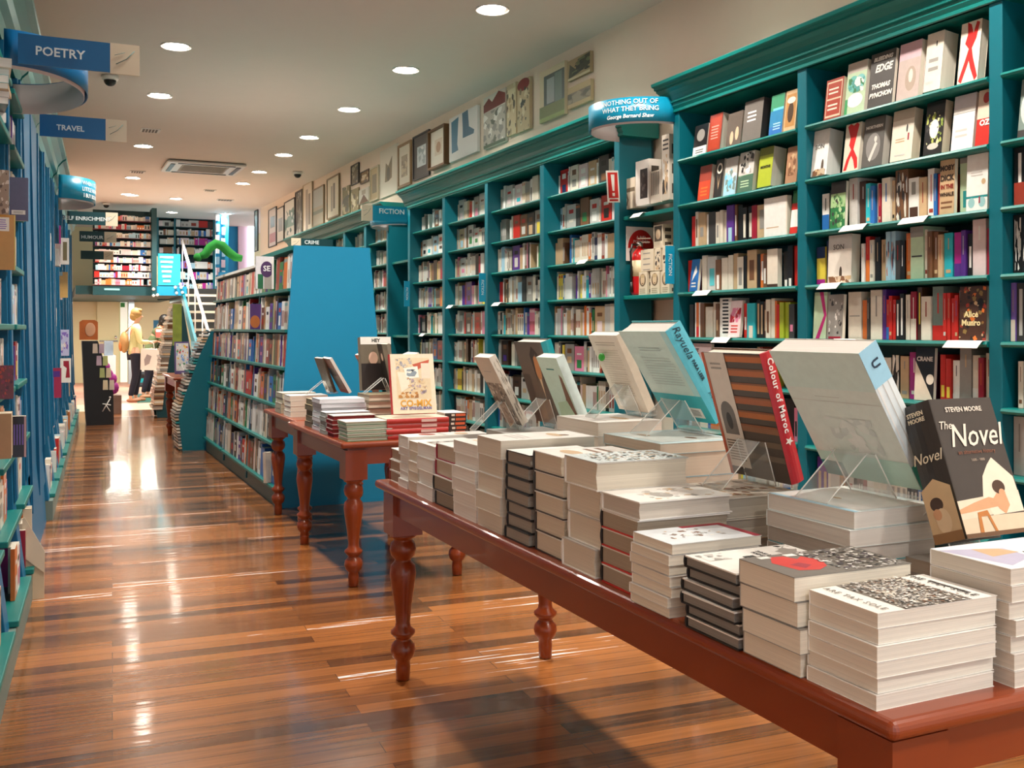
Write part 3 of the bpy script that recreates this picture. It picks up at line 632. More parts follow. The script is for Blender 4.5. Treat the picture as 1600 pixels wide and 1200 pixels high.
display(1.635, 1.93, zT3, .235, .335, .04, 17, 'E', 'orange and brown striped book with red spine and white star', 'clear stand with green tag by striped book', cover='brown', spine='c41f2e', back='4b3a30', hard=True, page='cream',
        bart=[('r', .4, 0, 1, 1, '4b3f37')] + [('r', .4, .93 - k * .11, 1, .975 - k * .11, c) for k, c in enumerate(('c06a2c', 'b5622c', 'c9742f', 'a85a2c', 'b5662c', '8a5c3d', '6d5a48', '6d5f50'))] + [('r', .4, .975 - k * .11, 1, .99 - k * .11, '8a4f2c') for k in range(6)] + [('r', .05, .07, .4, 1, 'ddd3c8'), ('e', .22, .5, .12, .11, '6f6a66'), ('r', .1, .34, .34, .5, '6f6a66'), ('e', .22, .45, .05, .07, '2f2c2b'), ('l', .08, .12, .38, .3, 8, '5a4a3a'), ('r', 0, 0, .05, 1, 'c0552c'), ('l', .12, .86, .32, .93, 2, 'grey'), ('r', .12, .03, .34, .06, 'dark grey')],
        spart=[('p', [(.68 + .034 * (1 if k % 2 == 0 else .42) * math.cos(k * PI / 5), .5 + .34 * (1 if k % 2 == 0 else .42) * math.sin(k * PI / 5)) for k in range(10)], 'white')], texts=[('spine', 'Colour of Maroc', .024, .33, .5, 'ffffff', dict(bold=.0006, spacing=1.15))])
q = MB(); q.box(-.012, -.004, 0, .012, .004, .022); q.build('price_tag', mat('green_tag', '3cae3a', .5)); o = C.objects['price_tag']; o.location = (1.6, 2.07, zT3 + .165); o.rotation_euler = (0, 0, PI / 2); tag(o, 'bright green clip tag on stand of striped book', 'tag')
display(1.715, 2.345, zT1, .255, .315, .058, 33, 'E', 'large turquoise hardback with pale back cover and barcode', 'clear stand supporting the large turquoise hardback', cover='turquoise', spine='5cc6dc', back='c5ddd6', page='white', hard=True,
        bart=[('r', 0, 0, 1, .3, '1fb4bf'), ('r', .88, .3, 1, 1, 'a9d9dc'), ('l', .25, .78, .7, .83, 2, '9fb5b2'), ('l', .2, .4, .85, .72, 11, 'b0c4bf'), ('r', .6, .05, .86, .16, 'white'), ('l', .63, .07, .82, .14, 5, 'dark grey')],
        texts=[('spine', 'Rayuela', .034, .17, .5, '14404f', dict(shear=.3)), ('spine', 'PARA LEER', .014, .47, .5, '14404f', dict(bold=.0005)), ('spine', 'JULIO', .014, .76, .5, '14404f', {})])
display(1.785, 2.81, zT5, .19, .285, .03, 26, 'E', 'cream book of small text with green dot', 'clear stand with green tag by cream text book', cover='cream', spine='d8cdb9', back='e3d8c8', page='white',
        bart=[('l', .15, .86, .85, .92, 2, 'b9aa98'), ('l', .15, .2, .85, .82, 20, 'cfc3b2'), ('r', .1, .05, .35, .15, 'white')])
q = MB(); q.ball((0, 0, 0), (.006, .02, .014), 12); o = q.build('price_tag', mat('green_tag', '3cae3a', .5)); o.location = (1.675, 2.93, zT5 + .20); tag(o, 'round green sticker tag on the cream text book', 'tag')
display(1.70, 3.11, zT6 + .03, .16, .26, .035, 24, 'E', 'small mint-green paperback with brown picture at its foot', '', cover='d5eee2', spine='e2f4f2', back='cdeadb', page='white',
        bart=[('p', [(.5, .1), (.95, .15), (.9, .7), (.8, .75), (.7, .4)], 'brown'), ('p', [(.1, .02), (.9, .05), (.7, .35), (.2, .3)], 'b9d8b8'), ('l', .3, .8, .7, .84, 1, 'teal')])
display(1.74, 3.32, zT7, .24, .33, .045, 18, 'E', 'dark sepia portrait cover book with turquoise spine', 'clear stand by the sepia portrait book', cover='dark grey', spine='159aa6', back='5f564d', page='cream', hard=True,
        bart=[('e', .62, .68, .1, .15, 'c98a58'), ('p', [(.5, .5), (.56, .8), (.66, .86), (.74, .72), (.72, .45), (.78, .6), (.76, .86), (.6, .95), (.46, .84)], '2c2622'), ('p', [(.58, .55), (.66, .55), (.63, .3)], 'd8c0a0'), ('r', 0, .0, .25, .6, '4d463f'), ('r', .3, .05, .5, .3, '7d6a55')])
display(1.60, 3.40, zT7, .15, .29, .03, 28, 'E', 'grey woodland picture book leaning in clear stand', 'clear stand holding the grey woodland book', cover='cream', spine='e6ddd0', back='c7b9a8', page='white',
        bart=[('r', 0, 0, 1, .62, '8d8174'), ('s', .0, .0, 1, .62, 110, ['b5a999', '6d6258', '4d453f', 'd3c8b8', '8d8174']), ('l', .25, .78, .75, .8, 1, 'grey')], spart=[('s', .05, .1, .95, .9, 40, ['8d8174', '6d6258', 'cream'])])
display(1.65, 1.50, zT4, .18, .288, .078, 20, 'S', 'thick black-jacketed novel with reclining figure painting', 'clear stand at foot of the black-jacketed novel', cover='3b3735', spine='2b2827', back='3b3735', page='cream', hard=True,
        front=[('r', 0, 0, 1, .14, 'e2cdb0'), ('p', [(0, .13), (1, .16), (1, .3), (.0, .26)], 'e9d8bf'), ('p', [(.42, .28), (.5, .42), (.62, .5), (.72, .55), (.98, .4), (1, .15), (.5, .14)], 'f0e2cb'), ('p', [(0, .2), (.25, .24), (.5, .27), (.62, .25), (.66, .2), (0, .17)], 'd9a57c'), ('p', [(.55, .25), (.66, .3), (.78, .28), (.8, .2), (.7, .14), (.62, .18)], 'd9a57c'), ('e', .70, .335, .1, .05, '4a3328'), ('e', .73, .29, .05, .03, 'd9a57c'), ('p', [(.22, .02), (.26, .17), (.42, .18), (.5, .03), (.46, .03), (.4, .14), (.3, .14), (.28, .02)], 'c07a3c'), ('r', 0, 0, 1, .03, '6d4e36')],
        spart=[('p', [(1, 0), (.62, 0), (.55, .5), (.62, 1), (1, 1)], 'd8bb90'), ('e', .73, .4, .05, .22, '4a3328'), ('e', .85, .5, .09, .25, 'e5cda8'), ('e', .8, .35, .04, .14, 'd9a57c'), ('r', .93, 0, 1, 1, '9c7448')],
        texts=[('front', 'STEVEN MOORE', .0145, .5, .915, 'e8e0d2', dict(bold=.0003)), ('front', 'The', .024, .13, .80, 'f1e8d8', dict(shear=.35)), ('front', 'Novel', .068, .56, .715, 'f3e6d6', dict(shear=.35, bold=.0004, sx=.9)), ('front', 'an alternative history', .0125, .52, .6, '8f5c48', {}), ('front', '1600 - 1800', .008, .5, .54, 'b8a898', {}),
               ('spine', 'STEVEN\nMOORE', .013, .1, .5, 'e8dcc0', dict(up=1, bold=.0003)), ('spine', 'Novel', .032, .4, .5, 'e8dcc0', dict(up=1, shear=.35))])
# ---------------------------------------------------------------- middle table
GM = 'books stacked on the middle table'
H2 = .78
stack(1.40, 5.16, many(5, .17, .25, .021, 'green-backed white hardback', hard=True, cover='white', back='4f7a4c', spine='d5e0d0', page='c9d2c2'), 'of pile at front corner of middle table', GM, z=H2)
def stackE(x, y, n, w, h, t, look, desc, z=H2, rz=0, **k):   # spine toward the near end, reading from the camera
    tk = k.pop('topkw', None)
    for i in range(n):
        pos = 'topmost' if i == n - 1 else ('lowest' if i == 0 else ORD[n - 1 - i] + ' from top')
        kw = dict(k)
        if i == n - 1 and tk: kw.update(tk)
        book(w, h, t - .0006, loc=(x + h + random.uniform(-.004, .004), y + random.uniform(-.004, .004), z), rot=(0, 0, PI / 2 + rz), label=f'{look}, {pos} {desc}', group=GM, **kw); z += t
    return z
zc = stackE(1.625, 5.16, 4, .25, .355, .028, 'red-spined large hardback', 'of pile below standing comic art book', hard=True, cover='e6d9c0', spine='b8302c', back='b8302c', page='cream', spart=[('r', .55, .2, .8, .75, 'e8c8c0')])
r = book(.25, .335, .034, cover='e9dcc2', hard=True, spine='b93430', back='b93430', page='cream', loc=(1.68, 5.25, zc + .012), rot=(PI / 2 - math.radians(14), 0, -.06), label='large cream comic art book with red spine standing on red pile', group='display books on the middle table',
         front=[('r', .12, .24, .9, .93, 'e3d0ac'), ('s', .12, .7, .5, .93, 40, ['8a8c9c', 'b5b0b5', 'c9b89c']), ('p', [(.5, .82), (.9, .9), (.88, .84), (.6, .72)], 'c0563c'), ('r', .7, .58, .9, .84, 'ecd9c4'), ('p', [(.15, .7), (.4, .68), (.42, .45), (.22, .36)], 'f0e6d0'), ('p', [(.3, .76), (.62, .79), (.64, .6), (.36, .58)], 'f4f2e6'), ('s', .36, .62, .6, .74, 12, ['3c4650', '8a9aa4']), ('s', .35, .32, .8, .6, 60, ['c9a070', '9a8c94', 'b5a0a8', 'e0c8a0', '7d7480']), ('s', .15, .26, .6, .36, 26, ['c0843c', 'a06a34', 'e0c8a0'])],
         texts=[('front', 'CO-MIX', .052, .53, .165, 'e0a438', dict(bold=.0014, sx=.95)), ('front', 'ART SPIEGELMAN', .021, .53, .085, '6a62a0', dict(bold=.0006, spacing=1.1))])
stackE(2.0, 5.27, 5, .2, .13, .0245, 'black and orange spined paperback', 'of pile beside the comic art book', cover='e9e2dc', spine='3a2e2a', page='cream', spart=[('r', .3, .25, .45, .75, 'cream'), ('r', .5, .2, .95, .8, 'd8643c')])
stack(1.39, 5.39, many(5, .13, .24, .024, 'dark red flat hardback', hard=True, cover='pale grey', back='crimson', spine='crimson', page='8c2a28'), 'of small dark red pile on middle table', GM, z=H2)
stack(1.39, 5.55, many(5, .13, .26, .025, 'grey flat softcover', cover='e2e6e6', back='dark grey', page='9aa09a'), 'of pale pile behind the dark red one', GM, z=H2)
stack(1.40, 5.72, many(7, .2, .27, .027, 'slim dark-spined softcover', cover='dfe8e8', back='dark grey', page='d5d3d8'), 'of tallest pile on middle table', GM, z=H2)
stack(1.41, 5.96, many(5, .18, .2, .034, 'khaki-edged paperback', cover='c9b48c', back='4a4438', page='6d6450'), 'of khaki pile at back of middle table', GM, z=H2)
z8 = stack(1.70, 5.75, many(5, .24, .30, .041, 'wide tan-edged art book', hard=True, cover='a89c80', back='4a4034', page='cbb9a4'), 'of pile supporting grey display books', GM, z=H2)
stack(1.45, 6.75, many(4, .2, .26, .036, 'white flat paperback', cover='white'), 'of pile on the table by the blue panel', GM, z=H2)
stack(1.45, 7.05, many(4, .2, .24, .036, 'cream-grey flat paperback', cover='cream', back='dark grey', page='b0a890'), 'of farthest pile by the blue panel', GM, z=H2)
z9 = stack(1.85, 6.75, many(3, .25, .25, .03, 'brown flat book', cover='brown', page='cbb9a4'), 'of pile under the olive standing books', GM, z=H2)
GE = 'display books on the middle table'
def disp2(x, y, z, w, h, t, lean, label, **kw):
    l = math.radians(lean)
    book(w, h, t, loc=(x, y, z + t * math.sin(l) + .002), rot=(PI / 2 - l, 0, PI / 2), label=label, group=GE, **kw)
disp2(2.0, 5.50, H2 + .12, .2, .33, .04, 20, 'tall grey sleeve-wrapped book beside comic art book', cover='cfc8bc', spine='dcd6cc', back='8a8070', page='white', bart=[('p', [(.1, .1), (.8, .1), (.5, .9)], 'a39882'), ('r', .1, .0, .7, .3, '4a4238')])
disp2(1.88, 5.78, z8, .2, .30, .02, 12, 'grey book with dark oval portrait on wide pile', cover='6a6050', spine='7d7464', back='8a7f6c', page='cream', bart=[('r', .0, .0, .5, 1, '2f2823'), ('e', .28, .72, .1, .08, 'd8b8a0')])
book(.2, .33, .05, loc=(1.72, 6.02, z8 + .008), rot=(PI / 2 - .12, 0, .05), cover='6d6353', spine='7a6c58', page='cream', label='thick brown standing book with white lettered top', group=GE, front=[('r', 0, .86, 1, 1, 'f0ece4'), ('e', .4, .6, .15, .12, 'e0b8a0'), ('r', .0, .0, 1, .5, '2a2422')], texts=[('front', 'HEY', .03, .5, .93, '222222', dict(bold=.001))])
disp2(1.74, 6.72, H2 + .15, .22, .25, .02, 20, 'olive standing book nearest the blue panel', cover='4a4a3c', spine='6a6454', back='55503f', page='cream')
disp2(1.80, 6.55, H2 + .15, .22, .27, .02, 30, 'brown picture book with white edge leaning near blue panel', cover='white', spine='e9e6e0', back='7a4a38', page='white', bart=[('r', .1, .1, .9, .5, '8f8470'), ('e', .5, .6, .3, .12, '3c3428')])
disp2(2.05, 6.6, H2 + .1, .18, .34, .02, 26, 'teal book with orange top strip behind portrait', cover='teal', spine='159aa6', back='6d5a4a', page='white', bart=[('r', 0, .9, 1, 1, 'orange')])
for x, y, z, lb in ((1.72, 6.78, H2 + .148, 'clear stand behind the olive standing book'), (1.86, 5.86, z8 + .001, 'clear stand with curved foot on the wide pile')):
    stand(x, y, z, .12, .4, PI / 2, lb, hgt=.1)

# ---------------------------------------------------------------- shelved books of the near case, one by one
XB = XF + .055
def shelf_row(bay, row, zs, items, ox, oy, sc, unit, kf=1.0):
    """items: (u0, u1, colour, kind, extra). u in a zoomed reading of the shelf; kind S spine, F face-out"""
    n = 0; rng = random.Random(hash((bay, row)) % 9999 if False else sum(map(ord, bay)) * 17 + row)
    items = sorted(items, key=lambda i: i[0]); last = None
    for it in items:
        u0, u1, col = it[0], it[1], it[2]; kind = it[3] if len(it) > 3 else 'S'; ex = dict(it[4]) if len(it) > 4 else {}
        hi, lo = {'A': (5.268, 4.172), 'B': (4.098, 2.982), 'C': (2.913, 1.792)}[bay]
        ya = min(PX(ox + u0 / sc, 300, XF + .022)[0], hi); yb = max(PX(ox + u1 / sc, 300, XF + .022)[0], lo)
        if ya - yb < (.05 if kind == 'F' else .008): continue
        if last is not None: ya = min(ya, last - .0008)
        if ya - yb < .006: yb = ya - .008
        n += 1
        hh = min(ex.pop('h', rng.uniform(.185, .225)), .27 if row == 1 else .243)
        cname = col if col in PAL else ex.pop('cn', 'pale')
        ex.pop('cn', None)
        lb = f"{cname} {'spine-out' if kind == 'S' else 'face-out'} book, {ORD[n - 1]} from left on {ORD[row - 1]} shelf, {unit}"
        if 'lab' in ex: lb = ex.pop('lab') + f', {ORD[row - 1]} shelf, {unit}'
        if kind == 'S' and bay == 'A':       # the smallest spines belong to the mass of shelved books
            l = sum(lin(col)) / 3; lab = [(rng.uniform(.1, .3), rng.uniform(.5, .85), rng.choice(['dark grey', 'brown', 'grey']) if l > .35 else rng.choice(['white', 'tan']))] if rng.random() < .6 else None
            if 'spart' in ex: lab = [(1 - s_[3] if s_[0] == 'r' else .2, 1 - s_[1] if s_[0] == 'r' else .7, s_[-1]) for s_ in ex['spart'] if s_[0] == 'r'] or lab
            off = rng.uniform(-.006, .01)
            STUFFQ.append(lambda ya=ya, yb=yb, hh=hh, col=col, lab=lab, off=off: bk(lambda a, d, z: (XB + off + d, a, z), yb + .001, ya, zs + .001, zs + hh, .13, col, lab=lab)); last = yb; continue
        if kind == 'S':
            w = rng.uniform(.125, .14); t = ya - yb - .0012
            if 'spart' not in ex:
                k = rng.random(); l = sum(lin(col)) / 3; tc = rng.choice(['dark grey', 'brown', 'grey', 'black', 'brick red']) if l > .35 else rng.choice(['white', 'tan', 'pale grey'])
                c2 = rng.choice(['white', 'cream', 'red', 'black', 'tan', 'blue', 'orange']) 
                sp = [('l', .12, .38, .12 + rng.uniform(.2, .6), .66, 1, tc if rng.random() < .7 else c2)]
                if k < .35: sp.append(('r', .82, .2, .9, .8, tc))
                if k > .8: sp.insert(0, ('r', rng.uniform(.5, .8), 0, 1, 1, c2))
                ex['spart'] = sp
            book(w, hh, t, cover=col, loc=(XB + rng.uniform(-.006, .01), ya, zs + .0012), rot=(PI / 2, 0, 0), label=lb, group='books shelved in the near bookcase', page=rng.choice(['cream', 'tan', 'white']), **ex)
            last = yb
        else:
            t = ex.pop('t', .03); lean = ex.pop('lean', 7) * PI / 180; w = (ya - yb) - .004
            # the fore-edge side shows on the near side of the cover
            z0 = zs + .001 + t * math.sin(lean)
            book(w, hh, t, cover=col, loc=(XB + t * math.cos(lean) - .03, ya - .001, zs + .0015), rot=(PI / 2 - lean, 0, -PI / 2), label=lb, group='books shelved in the near bookcase', page=ex.pop('page', 'cream'), **ex)
            last = yb - max(0.0, math.sin(lean) * 0)
U1 = 'narrow bay'; U2 = 'wide bay'; U3 = 'edge bay'
S = 'S'; Fc = 'F'
def T(s, size, x, y, c, **k): return ('front', s, size, x, y, c, k)
a = (1040, 100, 6.667)
shelf_row('A', 1, SH[0], [
    (275, 415, 'black', Fc, dict(h=.19, t=.02, front=[('r', 0, 0, 1, .28, 'white'), ('e', .5, .65, .3, .2, 'grey'), ('l', .2, .05, .8, .2, 2, 'dark grey')])),
    (425, 560, 'brick red', Fc, dict(h=.225, t=.045, front=[('r', .1, .05, .9, .9, 'b04028'), ('l', .2, .3, .8, .7, 5, 'e0a090')])),
    (620, 775, 'dark brown', Fc, dict(h=.2, t=.02, front=[('r', 0, 0, 1, 1, '5d5148'), ('e', .35, .25, .12, .2, 'd8b090'), ('e', .7, .35, .12, .2, 'd8b090')])),
    (785, 985, 'dark grey', Fc, dict(h=.235, t=.06, page='dark grey', front=[('r', 0, 0, 1, 1, '6d6660'), ('l', .2, .45, .7, .75, 3, 'white')])),
    (1065, 1205, 'blue', Fc, dict(h=.225, t=.025, front=[('r', 0, .6, 1, 1, '3f8f6a'), ('r', 0, .2, 1, .6, '2c7fae'), ('r', .2, .6, 1, .66, '6fd0d8'), ('l', .3, .1, .9, .3, 3, 'pale blue')])),
    (1215, 1345, 'tan', Fc, dict(h=.225, t=.02, front=[('r', .1, .1, .9, .9, 'b5824a'), ('e', .5, .45, .25, .25, '4a3424'), ('e', .5, .75, .35, .08, 'cream')]))], *a, U1)
shelf_row('A', 2, SH[1], [
    (325, 450, 'brick red', Fc, dict(h=.215, t=.03, front=[('r', 0, 0, 1, .55, 'c8401f'), ('l', .2, .1, .8, .4, 3, 'orange')])),
    (490, 575, 'black', Fc, dict(h=.235, t=.02, front=[('e', .5, .75, .35, .14, 'cream'), ('e', .5, .75, .22, .09, 'black'), ('p', [(.3, .6), (.5, .2), (.7, .6), (.5, .35)], 'tan')])),
    (590, 720, 'pale blue', Fc, dict(h=.225, t=.02, front=[('r', 0, .55, 1, 1, 'pale grey'), ('s', .05, .1, .95, .7, 26, ['6fc4e4', '9fd8ec', 'grey-green', 'white'])])),
    (735, 895, 'green', Fc, dict(h=.235, t=.035, front=[('r', 0, .42, 1, 1, 'pale grey'), ('s', .1, .45, .95, .98, 24, ['black', 'dark grey', 'white', 'grey']), ('r', 0, 0, 1, .4, '4c6c5a'), ('l', .2, .1, .8, .3, 3, 'pale green')])),
    (945, 1090, 'lime green', Fc, dict(h=.225, t=.09, texts=[T('MONTHS', .02, .5, .5, '2c3010', bold=.001)], front=[('r', 0, .8, 1, 1, '6c7418')])),
    (1235, 1360, 'tan', Fc, dict(h=.2, t=.02, front=[('r', 0, 0, 1, 1, 'a87c5c'), ('s', .2, .2, .8, .8, 14, ['brown', 'tan'])]))], *a, U1)
shelf_row('A', 3, SH[2], [(225, 270, 'red'), (272, 300, 'cream'), (302, 374, 'tan'), (376, 400, 'white'), (402, 475, 'dark grey'), (480, 520, 'cream'), (522, 550, 'cream'), (552, 590, 'cream'),
    (595, 670, 'purple', S, dict(spart=[('r', .6, 0, 1, 1, 'pale blue'), ('l', .1, .3, .5, .7, 1, 'white')])), (672, 695, 'brown'), (697, 745, 'black'), (747, 795, 'black', S, dict(spart=[('r', .2, .3, .9, .7, 'cream')])), (797, 850, 'black', S, dict(spart=[('r', .2, .3, .9, .7, 'cream')])), (852, 905, 'crimson'), (907, 1010, 'tan'),
    (1020, 1265, 'white', Fc, dict(h=.215, t=.03, lean=0, front=[('l', .1, .2, .7, .26, 1, 'tan'), ('r', .95, 0, 1, 1, 'cream')])), (1285, 1368, 'green', Fc, dict(h=.235, t=.02, front=[('r', 0, .55, 1, .7, 'red'), ('r', 0, .15, 1, .55, 'white'), ('r', 0, 0, 1, .15, 'red')]))], *a, U1)
shelf_row('A', 4, SH[3], [(185, 235, 'red'), (240, 325, 'blue', Fc, dict(h=.2, t=.02, front=[('p', [(.2, .3), (.8, .6), (.6, .8), (.3, .5)], 'white'), ('l', .2, .1, .8, .3, 2, 'white')])), (330, 375, 'cream'),
    (378, 475, 'pale grey', S, dict(spart=[('r', .35, 0, .85, 1, '5cc0c8')])), (477, 530, 'brown', S, dict(spart=[('r', .5, .1, .95, .9, 'white')])), (532, 598, 'cream'), (600, 650, 'cream'), (652, 698, 'tan'), (700, 765, 'cream'), (767, 800, 'black'), (802, 900, 'tan'), (902, 933, 'black'), (935, 973, 'orange'), (975, 1013, 'brown'), (1015, 1048, 'pale blue'),
    (1052, 1165, 'cream', Fc, dict(h=.21, t=.03, lean=0, front=[('r', 0, 0, 1, .08, 'dark brown')])), (1175, 1225, 'black', S, dict(spart=[('r', .8, .1, 1, .9, 'white')])), (1227, 1278, 'black', S, dict(spart=[('r', .8, .1, 1, .9, 'white')])), (1280, 1366, 'red')], *a, U1)
shelf_row('A', 5, SH[4], [(210, 248, 'dark grey'), (265, 318, 'white', S, dict(spart=[('r', .7, 0, 1, 1, 'red'), ('r', 0, .4, .7, .6, 'orange')])), (320, 363, 'brown'), (366, 440, 'cream'), (442, 480, 'cream'), (482, 513, 'brown'),
    (516, 638, 'white', S, dict(h=.235, spart=[('r', .04 + .09 * k, .55, .08 + .09 * k, .95, 'black') for k in range(10)] + [('l', .1, .1, .9, .35, 1, 'dark grey')])), (642, 765, 'pale pink', Fc, dict(h=.215, t=.02, front=[('s', .05, .4, .95, .8, 20, ['red', 'crimson', 'pink']), ('l', .2, .1, .8, .35, 3, 'red')])), (767, 800, 'red'),
    (802, 885, 'turquoise', S, dict(spart=[('r', .65, 0, 1, 1, 'cream')])), (888, 925, 'black', S, dict(spart=[('r', .1, .4, .9, .6, 'tan')])), (927, 962, 'black', S, dict(spart=[('r', .1, .4, .9, .6, 'tan')])), (964, 998, 'dark brown'), (1000, 1045, 'cream'), (1047, 1085, 'cream'), (1087, 1110, 'orange'), (1112, 1140, 'red'), (1142, 1185, 'lime green'), (1187, 1240, 'lime green'), (1242, 1300, 'dark grey', S, dict(spart=[('r', .6, .2, .8, .8, 'pink')])), (1302, 1358, 'black')], *a, U1)
shelf_row('A', 6, SH[5], [(210, 262, 'pink'), (267, 460, 'pale pink', Fc, dict(h=.235, t=.02, lean=3, texts=[T('LET\nTHIS', .03, .2, .75, '2a2020', bold=.001)], front=[('p', [(.5, .1), (.5, .4), (.58, .5), (.66, .4), (.66, .1)], 'crimson'), ('p', [(.75, .1), (.75, .35), (.8, .45), (.88, .35), (.88, .1)], 'brown'), ('r', 0, 0, 1, .06, 'red')])), (465, 515, 'white'), (520, 560, 'cream'), (640, 690, 'pale pink'), (880, 935, 'pink'), (1240, 1330, 'pale grey')], *a, U1)
b = (1240, 100, 4.444)
shelf_row('B', 1, SH[0], [
    (203, 325, 'brick red', Fc, dict(h=.21, t=.03, page='tan', front=[('r', .06, .05, .94, .94, 'e0c4a8'), ('r', .1, .52, .9, .9, 'a83c28'), ('r', .1, .1, .9, .48, 'a83c28'), ('l', .18, .2, .8, .4, 2, 'cream'), ('l', .18, .6, .8, .8, 2, 'cream')])),
    (345, 485, 'pale green', Fc, dict(h=.26, t=.03, front=[('r', 0, .8, 1, 1, 'c9beb2'), ('e', .35, .58, .28, .16, '6cc0b4'), ('e', .7, .6, .26, .14, '7cc8c4'), ('e', .5, .25, .4, .14, 'f0ecec'), ('s', .1, .4, .9, .7, 18, ['4c9c94', 'green', 'white']), ('r', 0, 0, .14, .3, '3c9c5c')])),
    (505, 680, 'black', Fc, dict(h=.29, t=.02, cn='black', lab='black face-out book with white slanted capitals', front=[('r', 0, 0, 1, 1, '4a4542')], texts=[T('BLEEDING', .026, .5, .88, 'f0ece4', bold=.0012, shear=.25), T('EDGE', .05, .55, .7, 'f0ece4', bold=.002, shear=.25, sx=.85), T('THOMAS', .032, .48, .38, 'f0ece4', bold=.0015, shear=.25, sx=.9), T('PYNCHON', .032, .5, .22, 'f0ece4', bold=.0015, shear=.25, sx=.9)])),
    (705, 860, 'pale pink', Fc, dict(h=.28, t=.03, lab='grey-pink face-out book with small figure in a frame', front=[('r', 0, .7, 1, 1, 'd8b4bc'), ('r', 0, 0, 1, .7, 'c4b0a8'), ('e', .6, .35, .25, .22, 'b09c8c'), ('e', .6, .4, .1, .12, 'e0d0c4')])),
    (893, 1015, 'cream', Fc, dict(h=.29, t=.085, lab='very thick cream face-out book with plain lettering', front=[('l', .2, .3, .8, .6, 2, 'grey'), ('e', .6, .8, .04, .05, 'dark grey'), ('l', .1, .1, .6, .2, 1, 'pale grey')])),
    (1128, 1275, 'cream', Fc, dict(h=.27, t=.045, lab='cream face-out book with big red splayed figure', front=[('p', [(.5, .95), (.3, 1), (.35, .8), (.25, .65), (.45, .55), (.3, .35), (.05, .05), (.2, .0), (.42, .25), (.5, .35), (.6, .22), (.85, .0), (.98, .06), (.7, .38), (.6, .55), (.78, .7), (.9, .95), (.75, .98), (.62, .8)], 'c81f1c')])), (1338, 1360, 'white')], *b, U2)
shelf_row('B', 2, SH[1], [
    (110, 225, 'white', Fc, dict(h=.245, t=.09, page='white', lab='thick white face-out book with small penguin, title SON', front=[('e', .7, .2, .08, .15, '5a4a3c'), ('s', .1, .0, .9, .15, 16, ['tan', 'brown', 'c9b49a'])], texts=[T('SON', .032, .45, .63, '3a3430')])),
    (333, 445, 'cream', Fc, dict(h=.25, t=.02, lab='cream face-out book with red splayed figure', front=[('r', 0, 0, 1, 1, 'dcd4c0'), ('p', [(.5, .95), (.3, 1), (.12, .95), (.35, .7), (.3, .55), (.45, .45), (.2, .25), (.05, .03), (.25, .03), (.4, .25), (.5, .32), (.65, .22), (.78, .03), (.95, .05), (.9, .25), (.6, .45), (.68, .6), (.85, .95), (.7, 1)], 'd01c1c')])),
    (465, 610, 'dark grey', Fc, dict(h=.245, t=.045, page='grey', lab='charcoal face-out book with pale dancing figure', front=[('r', 0, 0, 1, 1, '5c5854'), ('e', .5, .4, .35, .28, '8c8884'), ('p', [(.3, .15), (.6, .5), (.7, .45), (.4, .1)], 'd8d4cc'), ('e', .6, .55, .07, .06, 'd8d4cc')], texts=[T('NORTHERN', .02, .5, .8, 'f0ece4', bold=.0008)])),
    (662, 815, 'cream', Fc, dict(h=.255, t=.05, page='tan', front=[('r', 0, .8, 1, 1, 'c4b4a0'), ('e', .7, .62, .04, .08, 'dark grey'), ('r', .75, .38, .82, .52, 'crimson'), ('l', .2, .35, .65, .45, 2, 'tan'), ('l', .2, .08, .7, .14, 1, 'pale grey')])),
    (892, 1025, 'black', Fc, dict(h=.255, t=.05, page='tan', lab='black face-out book with yellow-green wreath', front=[('s', .05, .15, .95, .8, 40, ['b8c060', '8ca040', 'e0dca0', 'dark grey']), ('e', .5, .48, .25, .18, 'e8e4dc'), ('e', .5, .15, .3, .06, 'cfc8bc')])),
    (1085, 1240, 'white', Fc, dict(h=.25, t=.025, front=[('r', 0, .75, 1, 1, 'c9c4c8'), ('l', .15, .2, .75, .4, 2, 'pale grey'), ('r', 0, .66, 1, .67, 'grey')])),
    (1252, 1352, 'red', Fc, dict(h=.27, t=.02, lab='red and cream face-out book lettered OZ', front=[('r', 0, .48, 1, 1, 'e0c8b4'), ('e', .6, .85, .25, .1, 'b02c28')], texts=[T('OZ', .034, .6, .4, 'f4ece0', bold=.0015)]))], *b, U2)
